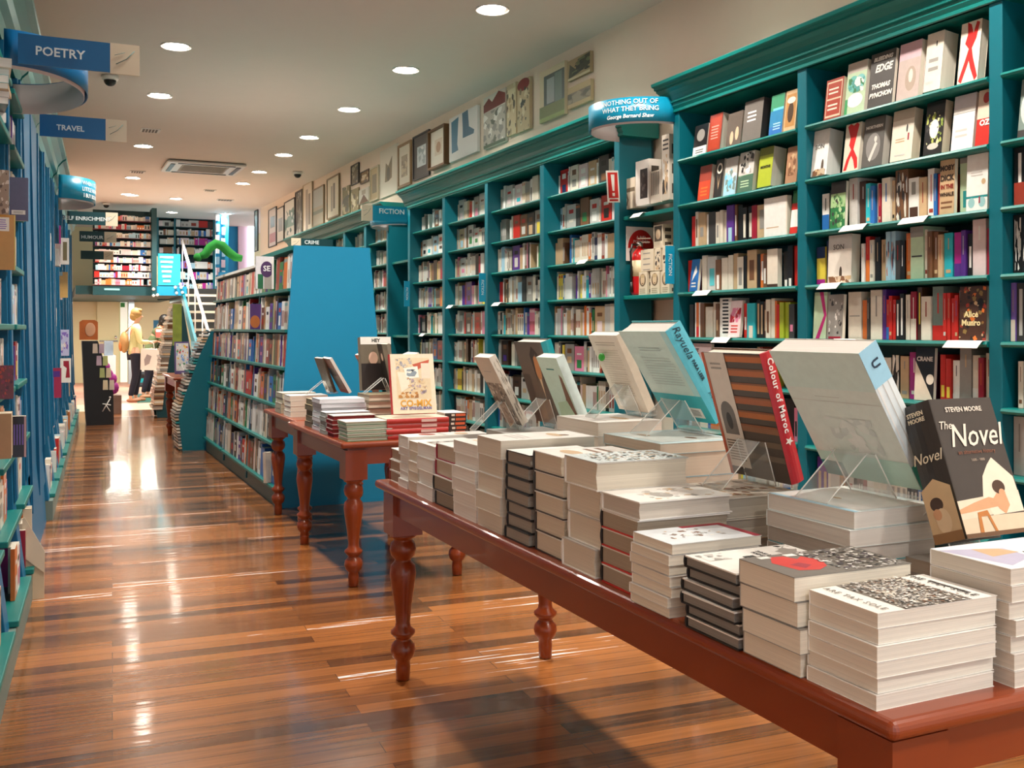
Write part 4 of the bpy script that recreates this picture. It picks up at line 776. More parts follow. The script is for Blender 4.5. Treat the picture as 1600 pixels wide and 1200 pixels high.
shelf_row('B', 3, SH[2], [(160, 208, 'white'), (212, 243, 'black'), (247, 353, 'green', Fc, dict(h=.235, t=.02, lean=3, front=[('r', 0, .75, 1, 1, 'dark grey'), ('r', 0, .45, 1, .75, 'a8c890'), ('s', 0, 0, 1, .75, 40, ['7cae6c', 'b8d8a0', 'dark grey', '4c7c4c'])])), (357, 415, 'pale grey', S, dict(h=.245)), (417, 463, 'dark brown'),
    (466, 500, 'turquoise'), (502, 533, 'blue'), (536, 556, 'pale grey'), (558, 578, 'crimson'), (581, 640, 'cream'), (642, 662, 'tan'), (665, 752, 'brown', S, dict(h=.25, spart=[('s', .0, .05, 1, .95, 24, ['white', 'cream', 'dark grey'])])), (756, 828, 'white', S, dict(spart=[('r', .7, .1, 1, .9, 'dark brown'), ('r', .1, .3, .4, .7, 'grey')])),
    (831, 883, 'tan'), (886, 932, 'white'), (934, 958, 'blue'), (960, 1003, 'red'), (1006, 1112, 'tan', Fc, dict(h=.245, t=.02, lean=2, lab='tan face-out book in brown capitals, MOBY DICK', texts=[T('MOBY', .032, .5, .84, '3a2a20', bold=.0015, sx=.85), T('DICK', .034, .5, .66, '3a2a20', bold=.0015, sx=.9), T('IN THE', .026, .5, .5, '8c2a20', bold=.001, sx=.85), T('WHALE', .022, .5, .36, '3a2a20', bold=.001)], front=[('l', .1, .08, .9, .26, 2, 'brown')])),
    (1115, 1188, 'pale green', S, dict(h=.27, spart=[('r', .6, .3, .9, .7, 'teal'), ('r', .0, .0, .1, 1, 'grey')])), (1192, 1345, 'white', Fc, dict(h=.25, t=.02, lean=2, lab='white face-out book with teal spectacles drawn', front=[('r', 0, .22, 1, .26, 'teal'), ('e', .25, .14, .16, .09, '9cc8c8'), ('e', .75, .14, .16, .09, '9cc8c8'), ('e', .8, .5, .1, .05, 'tan'), ('r', .6, .12, .66, .24, 'crimson'), ('l', .2, .6, .8, .7, 2, 'pale grey')]))], *b, U2)
b = (1240, 360, 4.444)
shelf_row('B', 4, SH[3], [(130, 188, 'yellow', S, dict(spart=[('r', 0, 0, .3, 1, 'navy'), ('r', .86, 0, 1, 1, 'magenta')])), (190, 225, 'navy'), (232, 398, 'pale grey', Fc, dict(h=.245, t=.055, lean=2, lab='grey-white face-out book with penguin, title SON', front=[('r', 0, .0, 1, .7, 'e4dcd0'), ('e', .55, .2, .06, .14, '4a3c30'), ('s', 0, 0, 1, .14, 26, ['tan', 'brown', 'c9b49a'])], texts=[T('SON', .038, .45, .74, '3a3430')])),
    (441, 463, 'white'), (465, 493, 'red'), (495, 523, 'cream'), (525, 563, 'black'), (566, 600, 'tan'), (603, 633, 'pale blue', S, dict(h=.235, spart=[('s', .2, .1, .9, .9, 10, ['navy', 'orange', 'white'])])), (635, 665, 'pale blue', S, dict(h=.235, spart=[('s', .2, .1, .9, .9, 10, ['navy', 'orange', 'white'])])), (667, 700, 'dark grey'), (702, 735, 'black'), (737, 775, 'orange'), (777, 868, 'pale green', S, dict(h=.25, spart=[('r', .55, .1, .58, .9, 'dark grey'), ('r', 0, 0, .2, 1, 'grey')])), (871, 893, 'cream'),
    (896, 930, 'brown'), (932, 965, 'brown'), (967, 1000, 'tan'), (1003, 1062, 'turquoise'), (1075, 1128, 'magenta', S, dict(spart=[('r', .7, 0, 1, 1, 'purple')])), (1130, 1163, 'purple'), (1166, 1205, 'black', S, dict(spart=[('r', .3, .3, .8, .7, 'white')])), (1208, 1300, 'pale pink', S, dict(h=.26)), (1302, 1348, 'crimson')], *b, U2)
shelf_row('B', 5, SH[4], [(130, 222, 'pale green', Fc, dict(h=.24, t=.02, lean=3, front=[('p', [(.4, 1), (.8, .5), (.2, 0), (.5, 0), (1, .5), (.7, 1)], 'c02878')])), (226, 336, 'grey', Fc, dict(h=.225, t=.02, lean=3, front=[('s', .1, .1, .95, .9, 40, ['white', 'pale grey', 'dark grey', 'grey']), ('r', .1, 0, .9, .05, 'crimson')])), (342, 432, 'cream', S, dict(h=.235, spart=[('r', .5, .1, .52, .9, 'grey')])),
    (435, 472, 'orange'), (475, 493, 'dark grey'), (495, 575, 'cream', S, dict(h=.24)), (577, 603, 'purple', S, dict(h=.24)), (605, 628, 'red'), (630, 653, 'red'), (655, 676, 'red'), (679, 706, 'black', S, dict(spart=[('r', .1, .3, .9, .7, 'white')])), (708, 738, 'black', S, dict(spart=[('r', .1, .3, .9, .7, 'white')])), (741, 770, 'cream'), (773, 813, 'crimson'), (816, 848, 'dark brown', S, dict(h=.255, spart=[('r', .1, .35, .7, .65, 'yellow')])), (851, 918, 'cream'), (922, 998, 'grey-green', S, dict(h=.26)),
    (1005, 1030, 'red'), (1032, 1057, 'red'), (1059, 1083, 'red'), (1085, 1110, 'red'), (1112, 1138, 'white'), (1142, 1335, 'dark brown', Fc, dict(h=.235, t=.02, lean=2, lab='dark floral face-out book with gold lettering', front=[('s', 0, 0, 1, 1, 60, ['brick red', 'orange', 'tan', '8c7440', 'dark brown', 'black']), ('e', .78, .68, .12, .1, 'black')], texts=[T('Alice\nMunro', .036, .45, .4, 'f0e0a8', bold=.001)]))], *b, U2)
shelf_row('B', 6, SH[5], [(560, 638, 'cream'), (642, 698, 'black', S, dict(spart=[('s', 0, .1, 1, .9, 12, ['white', 'cream'])])), (700, 758, 'tan'), (761, 822, 'magenta'), (832, 968, 'black', Fc, dict(h=.24, t=.02, lean=3, front=[('p', [(0, 0), (1, 0), (0, .75)], 'e4d8c4'), ('e', .8, .4, .2, .1, 'cream')], texts=[T('CRANE', .028, .5, .78, 'd8d0c8', bold=.001)])),
    (985, 1022, 'red', S, dict(spart=[('r', .65, .2, .9, .8, 'yellow')])), (1024, 1060, 'red', S, dict(spart=[('r', .65, .2, .9, .8, 'yellow')])), (1063, 1110, 'white'), (1113, 1193, 'grey', S, dict(h=.25)), (1197, 1248, 'cream'), (1251, 1290, 'crimson'), (1293, 1330, 'cream')], *b, U2)
b = (1240, 100, 4.444)
shelf_row('C', 2, SH[1], [(1548, 1720, 'grey-green', Fc, dict(h=.26, t=.03, front=[('e', .5, .5, .45, .35, 'cfd8d0'), ('r', 0, 0, 1, .12, 'dark grey')]))], *b, U3)
shelf_row('C', 3, SH[2], [(1495, 1570, 'black', S, dict(h=.255, spart=[('r', .1, .4, .6, .7, 'white'), ('r', .6, 0, 1, 1, 'brick red')])), (1573, 1650, 'pale blue', S, dict(h=.24))], *b, U3)
shelf_row('C', 1, SH[0], [(1600, 1750, 'white', Fc, dict(h=.24, t=.03))], *b, U3)
b = (1240, 360, 4.444)
shelf_row('C', 4, SH[3], [(1480, 1545, 'black', S, dict(h=.26, spart=[('s', .05, .15, .95, .85, 24, ['white'])])), (1548, 1612, 'black', S, dict(h=.26, spart=[('s', .05, .15, .95, .85, 24, ['white'])]))], *b, U3)
shelf_row('C', 5, SH[4], [(1478, 1510, 'violet', S, dict(h=.25)), (1512, 1570, 'dark grey', S, dict(h=.24, spart=[('r', .1, .3, .9, .7, 'pale grey')])), (1573, 1640, 'tan')], *b, U3)
shelf_row('C', 6, SH[5], [(1525, 1560, 'cream'), (1562, 1590, 'navy'), (1593, 1650, 'pale green')], *b, U3)
shelf_row('C', 7, SH[6], [(1480, 1560, 'pale grey', S, dict(h=.25)), (1563, 1590, 'crimson'), (1592, 1620, 'red'), (1622, 1660, 'cream')], *b, U3)
print('individual books', NBOOK[0])
# ---------------------------------------------------------------- the far shelved books nobody singles out: one object
def PR(off): return lambda a, d, z: (XF + off + d, a, z)
def right_rows(posts, rows, off=(.09, .12), **kw):
    for (p0, p1), (q0, q1) in zip(posts[:-1], posts[1:]):
        for j in rows:
            z = SH[j]; fill(PR(rb.uniform(*off)), p1 + .004, q0 - .004, z, (SH[j - 1] - z if j else .3) - .03, **kw)
for x in STUFFQ: x()
MUTE = ['tan', 'grey', 'pale grey', 'cream', 'dark grey', 'pale blue', 'brown', 'pale pink', 'white', 'red']
right_rows(FB, (0, 1), (.12, .15), light=.6, face=.4, tmax=.05, dens=.9, cols=MUTE)
right_rows(FB, (2, 3, 4, 5, 6, 7, 8), light=.42, face=.06)
right_rows(GB[:5], (0, 1), (.12, .15), cols=MUTE, light=.8, tmax=.05, dens=.8)
right_rows(GB[:4], (2, 3, 4, 5, 6), light=.35)
for j in (6, 7):
    z = SH[j]
    fill(PR(.055), NB[1][1] + .01, NB[2][0] - .01, z, .24); fill(PR(.055), NB[2][1] + .01, NB[3][0] - .01, z, .24)
fill(PR(.055), NB[2][1] + .3, NB[3][0] - .47, SH[5], .24)
# gondola aisle face
for s0, s1 in ((GY0 + .01, 9.04), (9.11, 10.34), (10.41, GY1 - .01)):
    for i, z in enumerate(GS):
        top = (GS + [2.0 if s0 < 9 else 1.94])[i + 1]
        x0 = gx(z) + .012
        fill(lambda a, d, zz, x0=x0: (x0 + d + (zz - z) * .04, a, zz), s0, s1, z, top - z - .02, light=.35, face=.16, tmax=.045, hmax=.3, dep=.2, cols=['brown', 'dark brown', 'cream', 'black', 'white', 'red', 'navy', 'green', 'tan', 'dark grey', 'brick red', 'orange', 'purple', 'blue'])
# left wall cases
def PL(y0, off): 
    c, s = math.cos(LROT), math.sin(LROT)
    def f(a, d, z):
        lxx, lyy = off - d, a
        return (lx(y0) + lxx * c - lyy * s, y0 + lxx * s + lyy * c, z)
    return f
LCOL = ['white', 'cream', 'pale blue', 'magenta', 'red', 'pale pink', 'blue', 'orange', 'purple', 'white', 'tan', 'pale grey', 'crimson']
for y0, n, w_ in LU:
    for k in range(n):
        for j, (z, o) in enumerate(((.17, -.01), (.5, -.13), (.8, -.14), (1.1, -.15), (1.4, -.16), (1.7, -.165), (2.0, -.17), (2.3, -.17))):
            pass
            fill(PL(y0, o + (.07 if y0 < 7 and z > .2 else 0)), k * w_ + .16 + (.3 if rb.random() < .4 else 0), (k + 1) * w_ - .16, z, .26, light=.45, face=.25, dens=.8, cols=LCOL)
# books tipped out beyond the shelf edges of the left wall
for i in range(46):
    y = rb.uniform(9.4, 16.3); z = rb.choice((.5, .5, .8, .8, 1.1, 1.4, 1.7, 2.0, 2.3)); h = rb.uniform(.17, .25); c = rb.choice(['white', 'white', 'cream', 'pale pink', 'magenta', 'tan', 'pale blue', 'crimson', 'blue', 'white'])
    if (y - 10.5) % 1.0 < .2 or (y > 10.2 and y < 10.6): continue
    P = PL(y, rb.uniform(-.10, -.04))
    for m in range(3):
        if (y + m * .03 - 10.5) % 1.0 > .95: break
        bk(P, m * .03, m * .03 + .026, z + .001, z + h * (1 - .05 * m), .14, c if m != 1 else 'white')
# mezzanine and upstairs
def PB(x0, y): return lambda a, d, z: (x0 + a, y + d, z)
def far_rows(px0, px1, ys, Y, hpx, cols, light=.5, tm=.06, w8=0):
    for yy in ys:
        x0, z = PY(px0, yy, Y); x1, _ = PY(px1, yy, Y)
        ztop = PY(px0, yy - hpx, Y)[1]
        fill(PB(x0, Y), 0, x1 - x0, z, ztop - z + .02, light=light, cols=cols, tmax=tm, hmax=(ztop - z), dep=.15, dens=.99)
PINKS = ['white', 'pale pink', 'pink', 'white', 'red', 'pale blue', 'crimson', 'pale pink', 'violet', 'blue', 'pale blue', 'orange']
far_rows(147, 237, (344, 357.5, 371, 384, 397, 409.5, 421.5, 433, 444.5), 21.2, 10, PINKS, .35)
far_rows(248, 272, (341, 354.5, 368, 381, 395, 409, 423), 24.0, 11, ['tan', 'brown', 'white', 'pale pink', 'pale blue', 'cream'], .4, .2)
far_rows(275, 333, (341, 354.5), 24.0, 12, ['brown', 'tan', 'red', 'dark grey', 'cream', 'pale grey'], .2, .22)
far_rows(275, 333, (368, 382, 397, 419, 436, 452), 24.0, 12, ['pale blue', 'violet', 'white', 'orange', 'pale pink', 'blue', 'magenta'], .3, .09)
far_rows(216, 256, (550, 565, 581, 598), 21.8, 9, ['pale blue', 'white', 'turquoise', 'pale pink', 'blue', 'violet'], .3, .16)
o = BM.build('shelved_books', M_COVER); tag(o, 'all the smaller books filling far and side shelves', 'books', kind='stuff')

# ---------------------------------------------------------------- pictures above the cases
def pic(pl, pr, lt, lb, rt, rbm, frame, fw, mat_c, art, label, dep=.025, X=None):
    X = X or (RW - .005)
    y1, z1 = PX(pl, lt, X); _, z0 = PX(pl, lb, X); y0, za = PX(pr, rt, X); _, zb = PX(pr, rbm, X)
    z1 = (z1 + za) / 2; z0 = (z0 + zb) / 2; W, H = y1 - y0, z1 - z0
    t = empty('framed_picture' if fw else 'canvas_picture', (X, (y0 + y1) / 2, z0), (PI / 2, 0, -PI / 2)); tag(t, label, 'picture', 'pictures hung above the bookcases')
    t.rotation_euler = (PI / 2, 0, -PI / 2)
    # local: x to the viewer's right, y up, z out of the wall
    if fw:
        q = MB()
        for b_ in ((-W / 2, 0, W / 2, fw), (-W / 2, H - fw, W / 2, H), (-W / 2, fw, -W / 2 + fw, H - fw), (W / 2 - fw, fw, W / 2, H - fw)): q.box(b_[0], b_[1], 0, b_[2], b_[3], dep)
        q.build('frame', mat('frame_' + frame, frame, .4), t)
        MB().box(-W / 2 + fw, fw, 0, W / 2 - fw, H - fw, dep * .5).build('mount', mat('mount_' + mat_c, mat_c, .7), t); zz = dep * .5
    else:
        MB().box(-W / 2, 0, 0, W / 2, H, dep).build('canvas', mat('mount_' + mat_c, mat_c, .7), t); zz = dep
    me = art_mesh(art, W - 2 * fw, H - 2 * fw).mesh('print'); me.materials.append(M_PRINT); o = bpy.data.objects.new('print', me); C.objects.link(o); o.parent = t; o.location = (-W / 2 + fw, fw, zz)
def sp(x0, y0, x1, y1, n, *c): return ('s', x0, y0, x1, y1, n, list(c))
pic(706, 750, 185, 255, 166, 236, 'w', 0, 'ece8e6', [('p', [(.08, .9), (.35, .95), (.3, .35), (.34, .2), (.1, .18)], '3f7c9a'), ('p', [(.48, .98), (.68, 1), (.72, .62), (.9, .5), (.88, .42), (.5, .42), (.5, .6)], '356a88')], 'canvas with two blue boots on white', .03)
pic(760, 794, 155, 232, 136, 222, 'w', 0, 'dcd6cc', [('r', 0, 0, 1, .7, 'b8b4aa'), ('p', [(0, .7), (0, .85), (.25, .95), (.4, .85), (.7, 1), (1, .9), (1, .72)], '7a2e2c'), sp(0, .05, 1, .68, 30, 'e8e6e0', '8a8a84', '5c6458'), ('r', 0, 0, 1, .06, '4c6450')], 'photo panel of white gabled house with dark red roof', .03)
pic(796.5, 811, 135, 215, 128, 207, 'w', 0, 'd8c6a4', [('r', .1, .75, .9, .9, 'e6dab8'), sp(0, 0, 1, 1, 30, '5a5042', 'e8dcc0', 'b49c74')], 'narrow tan shopfront photo panel', .03)
pic(813, 832, 128, 209, 121, 200, 'w', 0, 'cbb998', [('e', .5, .9, .5, .12, '8c2c30'), sp(0, 0, 1, .85, 34, '3c4440', 'e0d4b8', '8a7c64')], 'narrow photo panel with dark red awning', .03)
pic(848, 887, 113, 190, 97, 182, 'w', 0, 'ddd2b4', [('r', .18, .3, 1, .88, '5c6868'), ('r', .3, .32, .6, .8, 'a9b4b4'), ('r', .62, .3, .9, .85, '7c9088'), ('r', 0, 0, 1, .3, '7f8c60'), ('r', 0, .0, 1, .08, '9cb070')], 'greenish photo panel of a house corner and lawn', .03)
pic(892, 927, 96, 129, 81, 112, 'w', 0, 'ab9878', [('p', [(.05, .1), (.1, .8), (.4, .4), (.6, .9), (1, .95), (1, .4), (.5, .2)], '39402f'), sp(.2, .2, 1, .9, 20, '28302a', 'b4a684', '6c7454'), ('r', 0, 0, 1, .12, 'd4c8a4')], 'small dark photo panel of roofs and trees, topmost of a pair', .03)
pic(892, 928, 135, 169, 128, 160, 'w', 0, 'd4be98', [('r', 0, .2, 1, .7, '7c7464'), sp(0, .2, 1, .7, 16, '5c584c', 'a49880')], 'small tan photo panel with grey band, lower of a pair', .03)
pic(677, 703, 205, 265, 195, 259, '6d4a2a', .02, 'e9e2d4', [('r', .25, .3, .75, .75, 'd8c8b4'), ('e', .5, .52, .15, .15, 'b48c6c')], 'pale print in deep brown box frame', .07)
pic(647.5, 673, 213, 284, 204, 273, '2c2a2c', .02, '6a6462', [('r', .22, .25, .8, .75, 'c9d4d6'), sp(.25, .28, .77, .72, 14, '9cacb0', 'e4e8e8')], 'black frame with grey mount and pale blue print')
pic(624, 644, 228, 296, 219, 287, '9c7c58', .03, 'e6ddcc', [('r', .2, .2, .75, .75, 'a8987e'), sp(.2, .2, .75, .75, 16, '8c7c64', 'c8b898')], 'light wood framed sepia print')
pic(596, 623, 237, 313, 224, 298, 'w', 0, 'e2d8c8', [('p', [(.3, .3), (.35, .7), (.5, .62), (.72, .8), (.7, .35), (.5, .3)], '7c6c4c'), ('e', .5, .45, .1, .15, '4c4434')], 'large cream sheet with brown sketch', .02)
pic(580, 593, 262, 316, 259, 311, 'd9cbb0', .02, 'cdb894', [('r', .2, .2, .8, .8, '8c8068')], 'small cream framed print right of the four-photo cluster')
pic(565, 578, 271, 288, 262, 283, '4a3626', .012, '8c7050', [sp(0, 0, 1, 1, 14, 'cbb490', '4c3c2c')], 'tiny dark brown photo, topmost of the cluster beside the cream frame', .02)
pic(563, 578, 298, 319, 291, 316, 'w', 0, 'e6e0d4', [('p', [(0, 0), (.5, .6), (1, 0)], '6c4c34'), ('r', .3, .6, .7, .9, 'b4a48c')], 'tiny white and brown photo under the dark brown one', .02)
pic(550, 562, 262, 291, 251, 285, '1f1c1a', .012, '7a7060', [sp(0, 0, 1, 1, 16, '3c3c34', 'a49c84')], 'upper dark photo of the four-photo cluster', .02)
pic(537, 548, 294, 337, 289, 332, 'w', 0, '8c8468', [sp(0, 0, 1, 1, 20, '4c5040', 'c4b894')], 'lower olive photo of the four-photo cluster', .02)
pic(550.5, 562, 296, 337, 294, 330, 'w', 0, '9c8c6c', [sp(0, 0, 1, 1, 20, '5c5440', 'd4c8a8')], 'lower tan photo of the four-photo cluster', .02)
pic(512.5, 531.6, 280, 343, 271, 338, '8c7454', .02, 'e6dcc8', [('r', .3, .15, .45, .8, '9c9484'), ('r', .5, .2, .65, .85, '5c5444')], 'tall print with two dark strokes in wooden frame')
pic(490, 507.5, 296, 355, 289, 350, '9c8468', .018, 'b4ac9c', [('r', 0, .5, 1, 1, 'a8aca8'), ('r', 0, .3, 1, .4, '7c8478')], 'grey landscape print in thin wooden frame')
pic(475, 489.6, 288, 373, 283, 366, 'b8a88c', .02, 'ded4c4', [('r', .25, .1, .5, .9, 'a49c90'), ('r', .55, .2, .8, .8, '8c8478')], 'tall narrow pale print beside the heavy black frame')
pic(463, 474, 301, 373, 295, 370, '141414', .03, '8c8c84', [sp(0, 0, 1, 1, 16, '4c4c48', 'b4b4ac')], 'tall print in heavy black frame')
pic(445.7, 462, 316, 375, 309, 372, '1c1c1c', .018, 'dfe2dc', [('r', 0, .3, 1, .6, '8caca0'), sp(0, .1, 1, .8, 16, '6c8c84', 'e8ece8')], 'black framed seascape print in greens')
pic(433.7, 445, 327, 381, 321, 376, '1c1c1c', .016, 'dcdcd8', [('r', .2, .3, .8, .7, '9c9c98')], 'black framed pale print beside the seascape')
pic(421, 433, 328, 386, 323, 385, '1c1c1c', .016, 'd8d4d4', [('r', .1, .1, .9, .35, 'c08c90'), ('r', .2, .5, .8, .8, '8c9494')], 'black framed print farthest along the wall')
pic(399, 404, 330, 394, 327, 392, '141414', .016, 'a8b4ac', [('r', .1, .1, .9, .9, '8c9c94')], 'thin slice of black frame at the wall end')

# ---------------------------------------------------------------- hanging signs
def flat_sign(px0, pxm, px1, yt, yb_, Y, label, txt, size, tpx, endx=None, under='M', cream_first=False, blue=None):
    x0, _ = PY(px0, yt, Y); xm, _ = PY(pxm, yt, Y); x1, _ = PY(px1, yt, Y); xr = px0 if cream_first else px1
    _, z1 = PY(xr, yt, Y); _, z0 = PY(xr, yb_, Y)
    t = empty('hanging_sign', (0, Y, 0)); tag(t, label, 'sign', 'section signs')
    bx = (xm, x1) if cream_first else (x0, xm); cx = (x0, xm) if cream_first else (xm, x1)
    MB().box(bx[0], -.006, z0, bx[1], .006, z1).build('blue_board', blue or M_SIGN, t)
    MB().box(cx[0], -.0062, z0 - .004, cx[1], .0062, z1 + .002).build('cream_end_panel', mat('sign_cream', 'dccdb4', .6), t)
    cxm, w_, h_ = (cx[0] + cx[1]) / 2, cx[1] - cx[0], z1 - z0
    q = MB(); q.tube([(cxm - w_ * .3, -.008, z0 + h_ * .3), (cxm + w_ * .05, -.008, z0 + h_ * .5), (cxm + w_ * .32, -.008, z0 + h_ * .8)], .0016, 5); q.tube([(cxm - w_ * .35, -.008, z0 + h_ * .6), (cxm, -.008, z0 + h_ * .72)], .001, 5); q.build('drawing', mat('sign_drawing', '2c5c5c', .6), t)
    if txt:
        X, Z = PY(tpx[0], tpx[1], Y); text('lettering', txt, size, mat('sign_white', 'dfe8ea', .5), t, Matrix.Translation((X, -.008, Z)) @ Matrix.Rotation(PI / 2, 4, 'X'), bold=.001, ext=.001)
    return t
flat_sign(28, 172, 218, 73, 118, 4.85, 'blue POETRY sign with cream end panel, nearest on the left wall', 'POETRY', .055, (94, 84))
flat_sign(62, 165, 198, 189, 222, 6.7, 'blue TRAVEL sign with cream end panel, second from camera', 'TRAVEL', .045, (110, 201))
flat_sign(105, 165, 184, 333, 353, 11.4, 'dark blue SELF ENRICHMENT sign below the curved quote band', 'SELF ENRICHMENT', .055, (136, 342), blue=M_DTEAL)
flat_sign(124, 163, 182, 363, 379, 13.9, 'dark blue HUMOUR sign below the self enrichment sign', 'HUMOUR', .06, (144, 371), blue=M_DTEAL)
flat_sign(126, 162, 177, 393, 406, 16.4, 'small blue sign lowest and farthest on the left wall', '', .06, (144, 371), blue=M_DTEAL)
flat_sign(565, 582, 636, 320, 344, 10.42, 'bright blue FICTION sign with cream end over the dark niche', 'FICTION', .075, (612, 331), cream_first=True, blue=M_SIGNT)
flat_sign(455, 470, 520, 372, 388, 13.25, 'dark CRIME sign behind the top of the blue end panel', 'CRIME', .07, (487, 379), cream_first=True, blue=M_DTEAL)
def band(cx, cy, side, a, b, z0, z1, label, lines=None, m=None, sz=.036):
    """curved fascia bridging two cases; side -1 bulges to -X, +1 to +X"""
    t = empty('curved_sign', (cx, cy, 0)); tag(t, label, 'sign', 'curved quotation signs')
    N = 28; P = [(side * a * math.sin(PI * k / N), -b * math.cos(PI * k / N)) for k in range(N + 1)]
    def strip(nm, f, a0, a1, m_, th):
        q = MB(); q.v = [(P[k][0] * f, P[k][1] * f, z) for k in range(N + 1) for z in (a0, a1)]
        for k in range(N): q.f.append((2 * k, 2 * k + 2, 2 * k + 3, 2 * k + 1)); q.c.append(None); q.sm.append(True)
        o = q.build(nm, m_, t); s_ = o.modifiers.new('s', 'SOLIDIFY'); s_.thickness = th; s_.offset = 0
    strip('blue_band', 1, z0, z1, m or M_SIGNT, .004); strip('white_lining', .955, z0 - .01, z1 - .01, mat('sign_lining', 'd9cfd0', .6), .003)
    if lines:
        seg = [0]
        for k in range(N): seg.append(seg[-1] + math.hypot(P[k + 1][0] - P[k][0], P[k + 1][1] - P[k][1]))
        def at(s0):
            s0 = min(max(s0, 0), seg[-1] - 1e-6)
            k = max(i for i in range(N) if seg[i] <= s0); u = (s0 - seg[k]) / (seg[k + 1] - seg[k])
            return (P[k][0] * (1 - u) + P[k + 1][0] * u, P[k][1] * (1 - u) + P[k + 1][1] * u, k)
        for s_txt, zc, size, smid in lines:
            cu = bpy.data.curves.new('lettering', 'FONT'); cu.body = s_txt; cu.size = size; cu.align_x = 'CENTER'; cu.align_y = 'CENTER'; cu.offset = .0008; cu.resolution_u = 2; cu.shear = .2 if 'George' in s_txt else 0
            to = bpy.data.objects.new('tmp', cu); C.objects.link(to); dg = bpy.context.evaluated_depsgraph_get(); dg.update(); me = bpy.data.meshes.new_from_object(to.evaluated_get(dg)); bpy.data.objects.remove(to)
            bm = bmesh.new(); bm.from_mesh(me); bmesh.ops.triangulate(bm, faces=bm.faces); bm.to_mesh(me); bm.free()
            for v in me.vertices:
                u, h = v.co.x, v.co.y
                X, Y, k = at(smid - u if side < 0 else smid + u)
                nx, ny = (P[k + 1][1] - P[k][1]) * -1, (P[k + 1][0] - P[k][0]); L = math.hypot(nx, ny); nx, ny = nx / L, ny / L
                if nx * X < 0 or (abs(X) < .02 and ny * Y < 0): nx, ny = -nx, -ny
                v.co = (X + nx * .007, Y + ny * .007, zc + h)
            lo = bpy.data.objects.new('lettering', me); C.objects.link(lo); lo.parent = t; me.materials.clear(); me.materials.append(mat('sign_white', 'dfe8ea', .5))
band(3.57, 5.665, -1, .38, .35, 2.685, 2.84, 'curved turquoise quote band over the fire extinguisher niche', [('NOTHING OUT OF', 2.81, .042, .30), ('WHAT THEY BRING', 2.766, .042, .30), ('George Bernard Shaw', 2.72, .034, .30)])
band(3.57, 10.94, -1, .3, .36, 2.54, 2.66, 'white-lined curved band under the fiction sign')
band(lx(5.55) - .08, 5.55, 1, .36, .55, 2.56, 2.72, 'curved blue band with grey underside behind the poetry sign', m=M_SIGN)
band(lx(11.0) - .06, 10.9, 1, .34, .5, 2.62, 2.84, 'curved turquoise band with white words, left wall', [('WHEN I GET A', 2.79, .055, .42), ('LITTLE MONEY', 2.73, .055, .42), ('I BUY BOOKS', 2.67, .055, .42)])
def flag(X0, X1, Y, z0, z1, label, txt):
    t = empty('shelf_flag', (0, Y, 0)); tag(t, label, 'sign', 'small author strips on the uprights')
    MB().box(X0, -.003, z0, X1, .003, z1).build('strip', M_SIGNT, t)
    text('lettering', txt, (X1 - X0) * .55, mat('sign_white', 'dfe8ea'), t, Matrix.Translation(((X0 + X1) / 2, -.004, (z0 + z1) / 2)) @ Matrix.Rotation(PI / 2, 4, 'X') @ Matrix.Rotation(-PI / 2, 4, 'Z'), ext=.0005)
flag(3.49, 3.555, 5.30, 1.66, 1.9, 'blue author strip on left upright of the near bookcase', 'FICTION')
flag(3.49, 3.555, 10.46, 1.62, 1.9, 'blue author strip beside the dark niche', 'FICTION')
flag(3.49, 3.555, 8.33, 1.62, 1.88, 'blue author strip on middle upright of the long bookcase', 'FICTION')
flag(3.45, 3.555, 13.2, 1.9, 2.3, 'blue strip with white lines beside the blue end panel', 'CRIME A-Z')
# red exclamation sign on the case edge
x0, z1 = PY(948, 266, 5.985); x1, z0 = PY(967, 317, 5.985)
t = empty('fire_point_sign', ((x0 + x1) / 2, 5.985, (z0 + z1) / 2), (0, -.07, 0)); tag(t, 'red and white exclamation mark sign above the fire extinguisher', 'sign')
W, H = (x1 - x0) / 2, (z1 - z0) / 2
MB().box(-W, -.003, -H, W, 0, H).build('white_plate', M_WHITE, t)
q = MB(); q.box(-W * .8, -.0045, -H * .72, W * .8, -.0031, H * .88); q.box(-W * .7, -.0045, -H * .92, W * .7, -.0031, -H * .8); q.build('red_field', mat('sign_red', 'c8221c', .4), t)
q = MB(); q.prism([(-W * .3, H * .75), (W * .3, H * .75), (W * .16, -H * .28), (-W * .16, -H * .28)], 'y', -.006, -.0046); q.prism([(-W * .2, -H * .4), (W * .2, -H * .4), (W * .2, -H * .6), (-W * .2, -H * .6)], 'y', -.006, -.0046); q.build('exclamation_mark', M_WHITE, t)
# extinguisher notice + extinguisher
t = empty('extinguisher_notice', (3.735, 5.985, 1.98)); tag(t, 'white notice with red half circle on the niche side', 'sign')
MB().box(-.12, -.003, -.13, .12, 0, .11).build('plate', M_WHITE, t)
q = MB(); q.prism([(.105 * math.cos(PI * k / 16), -.04 + .13 * math.sin(PI * k / 16)) for k in range(17)], 'y', -.005, -.0031); q.build('red_half_circle', mat('sign_red', 'c8221c'), t)
text('lettering', 'A B(E)\nPOWDER', .03, M_WHITE, t, Matrix.Translation((0, -.006, .02)) @ Matrix.Rotation(PI / 2, 4, 'X'), ext=.0005)
t = empty('fire_extinguisher', (3.675, 5.90, 1.607)); tag(t, 'red fire extinguisher with cream label standing in the niche', 'fire extinguisher')
MR = mat('extinguisher_red', 'c41414', .25, coat=.5)
MB().lathe([(.0, 0), (.05, 0), (.056, .006), (.057, .02), (.057, .25), (.05, .29), (.03, .315), (.018, .325), (.018, .335), (.0, .335)], n=28, cap=False).build('cylinder', MR, t)
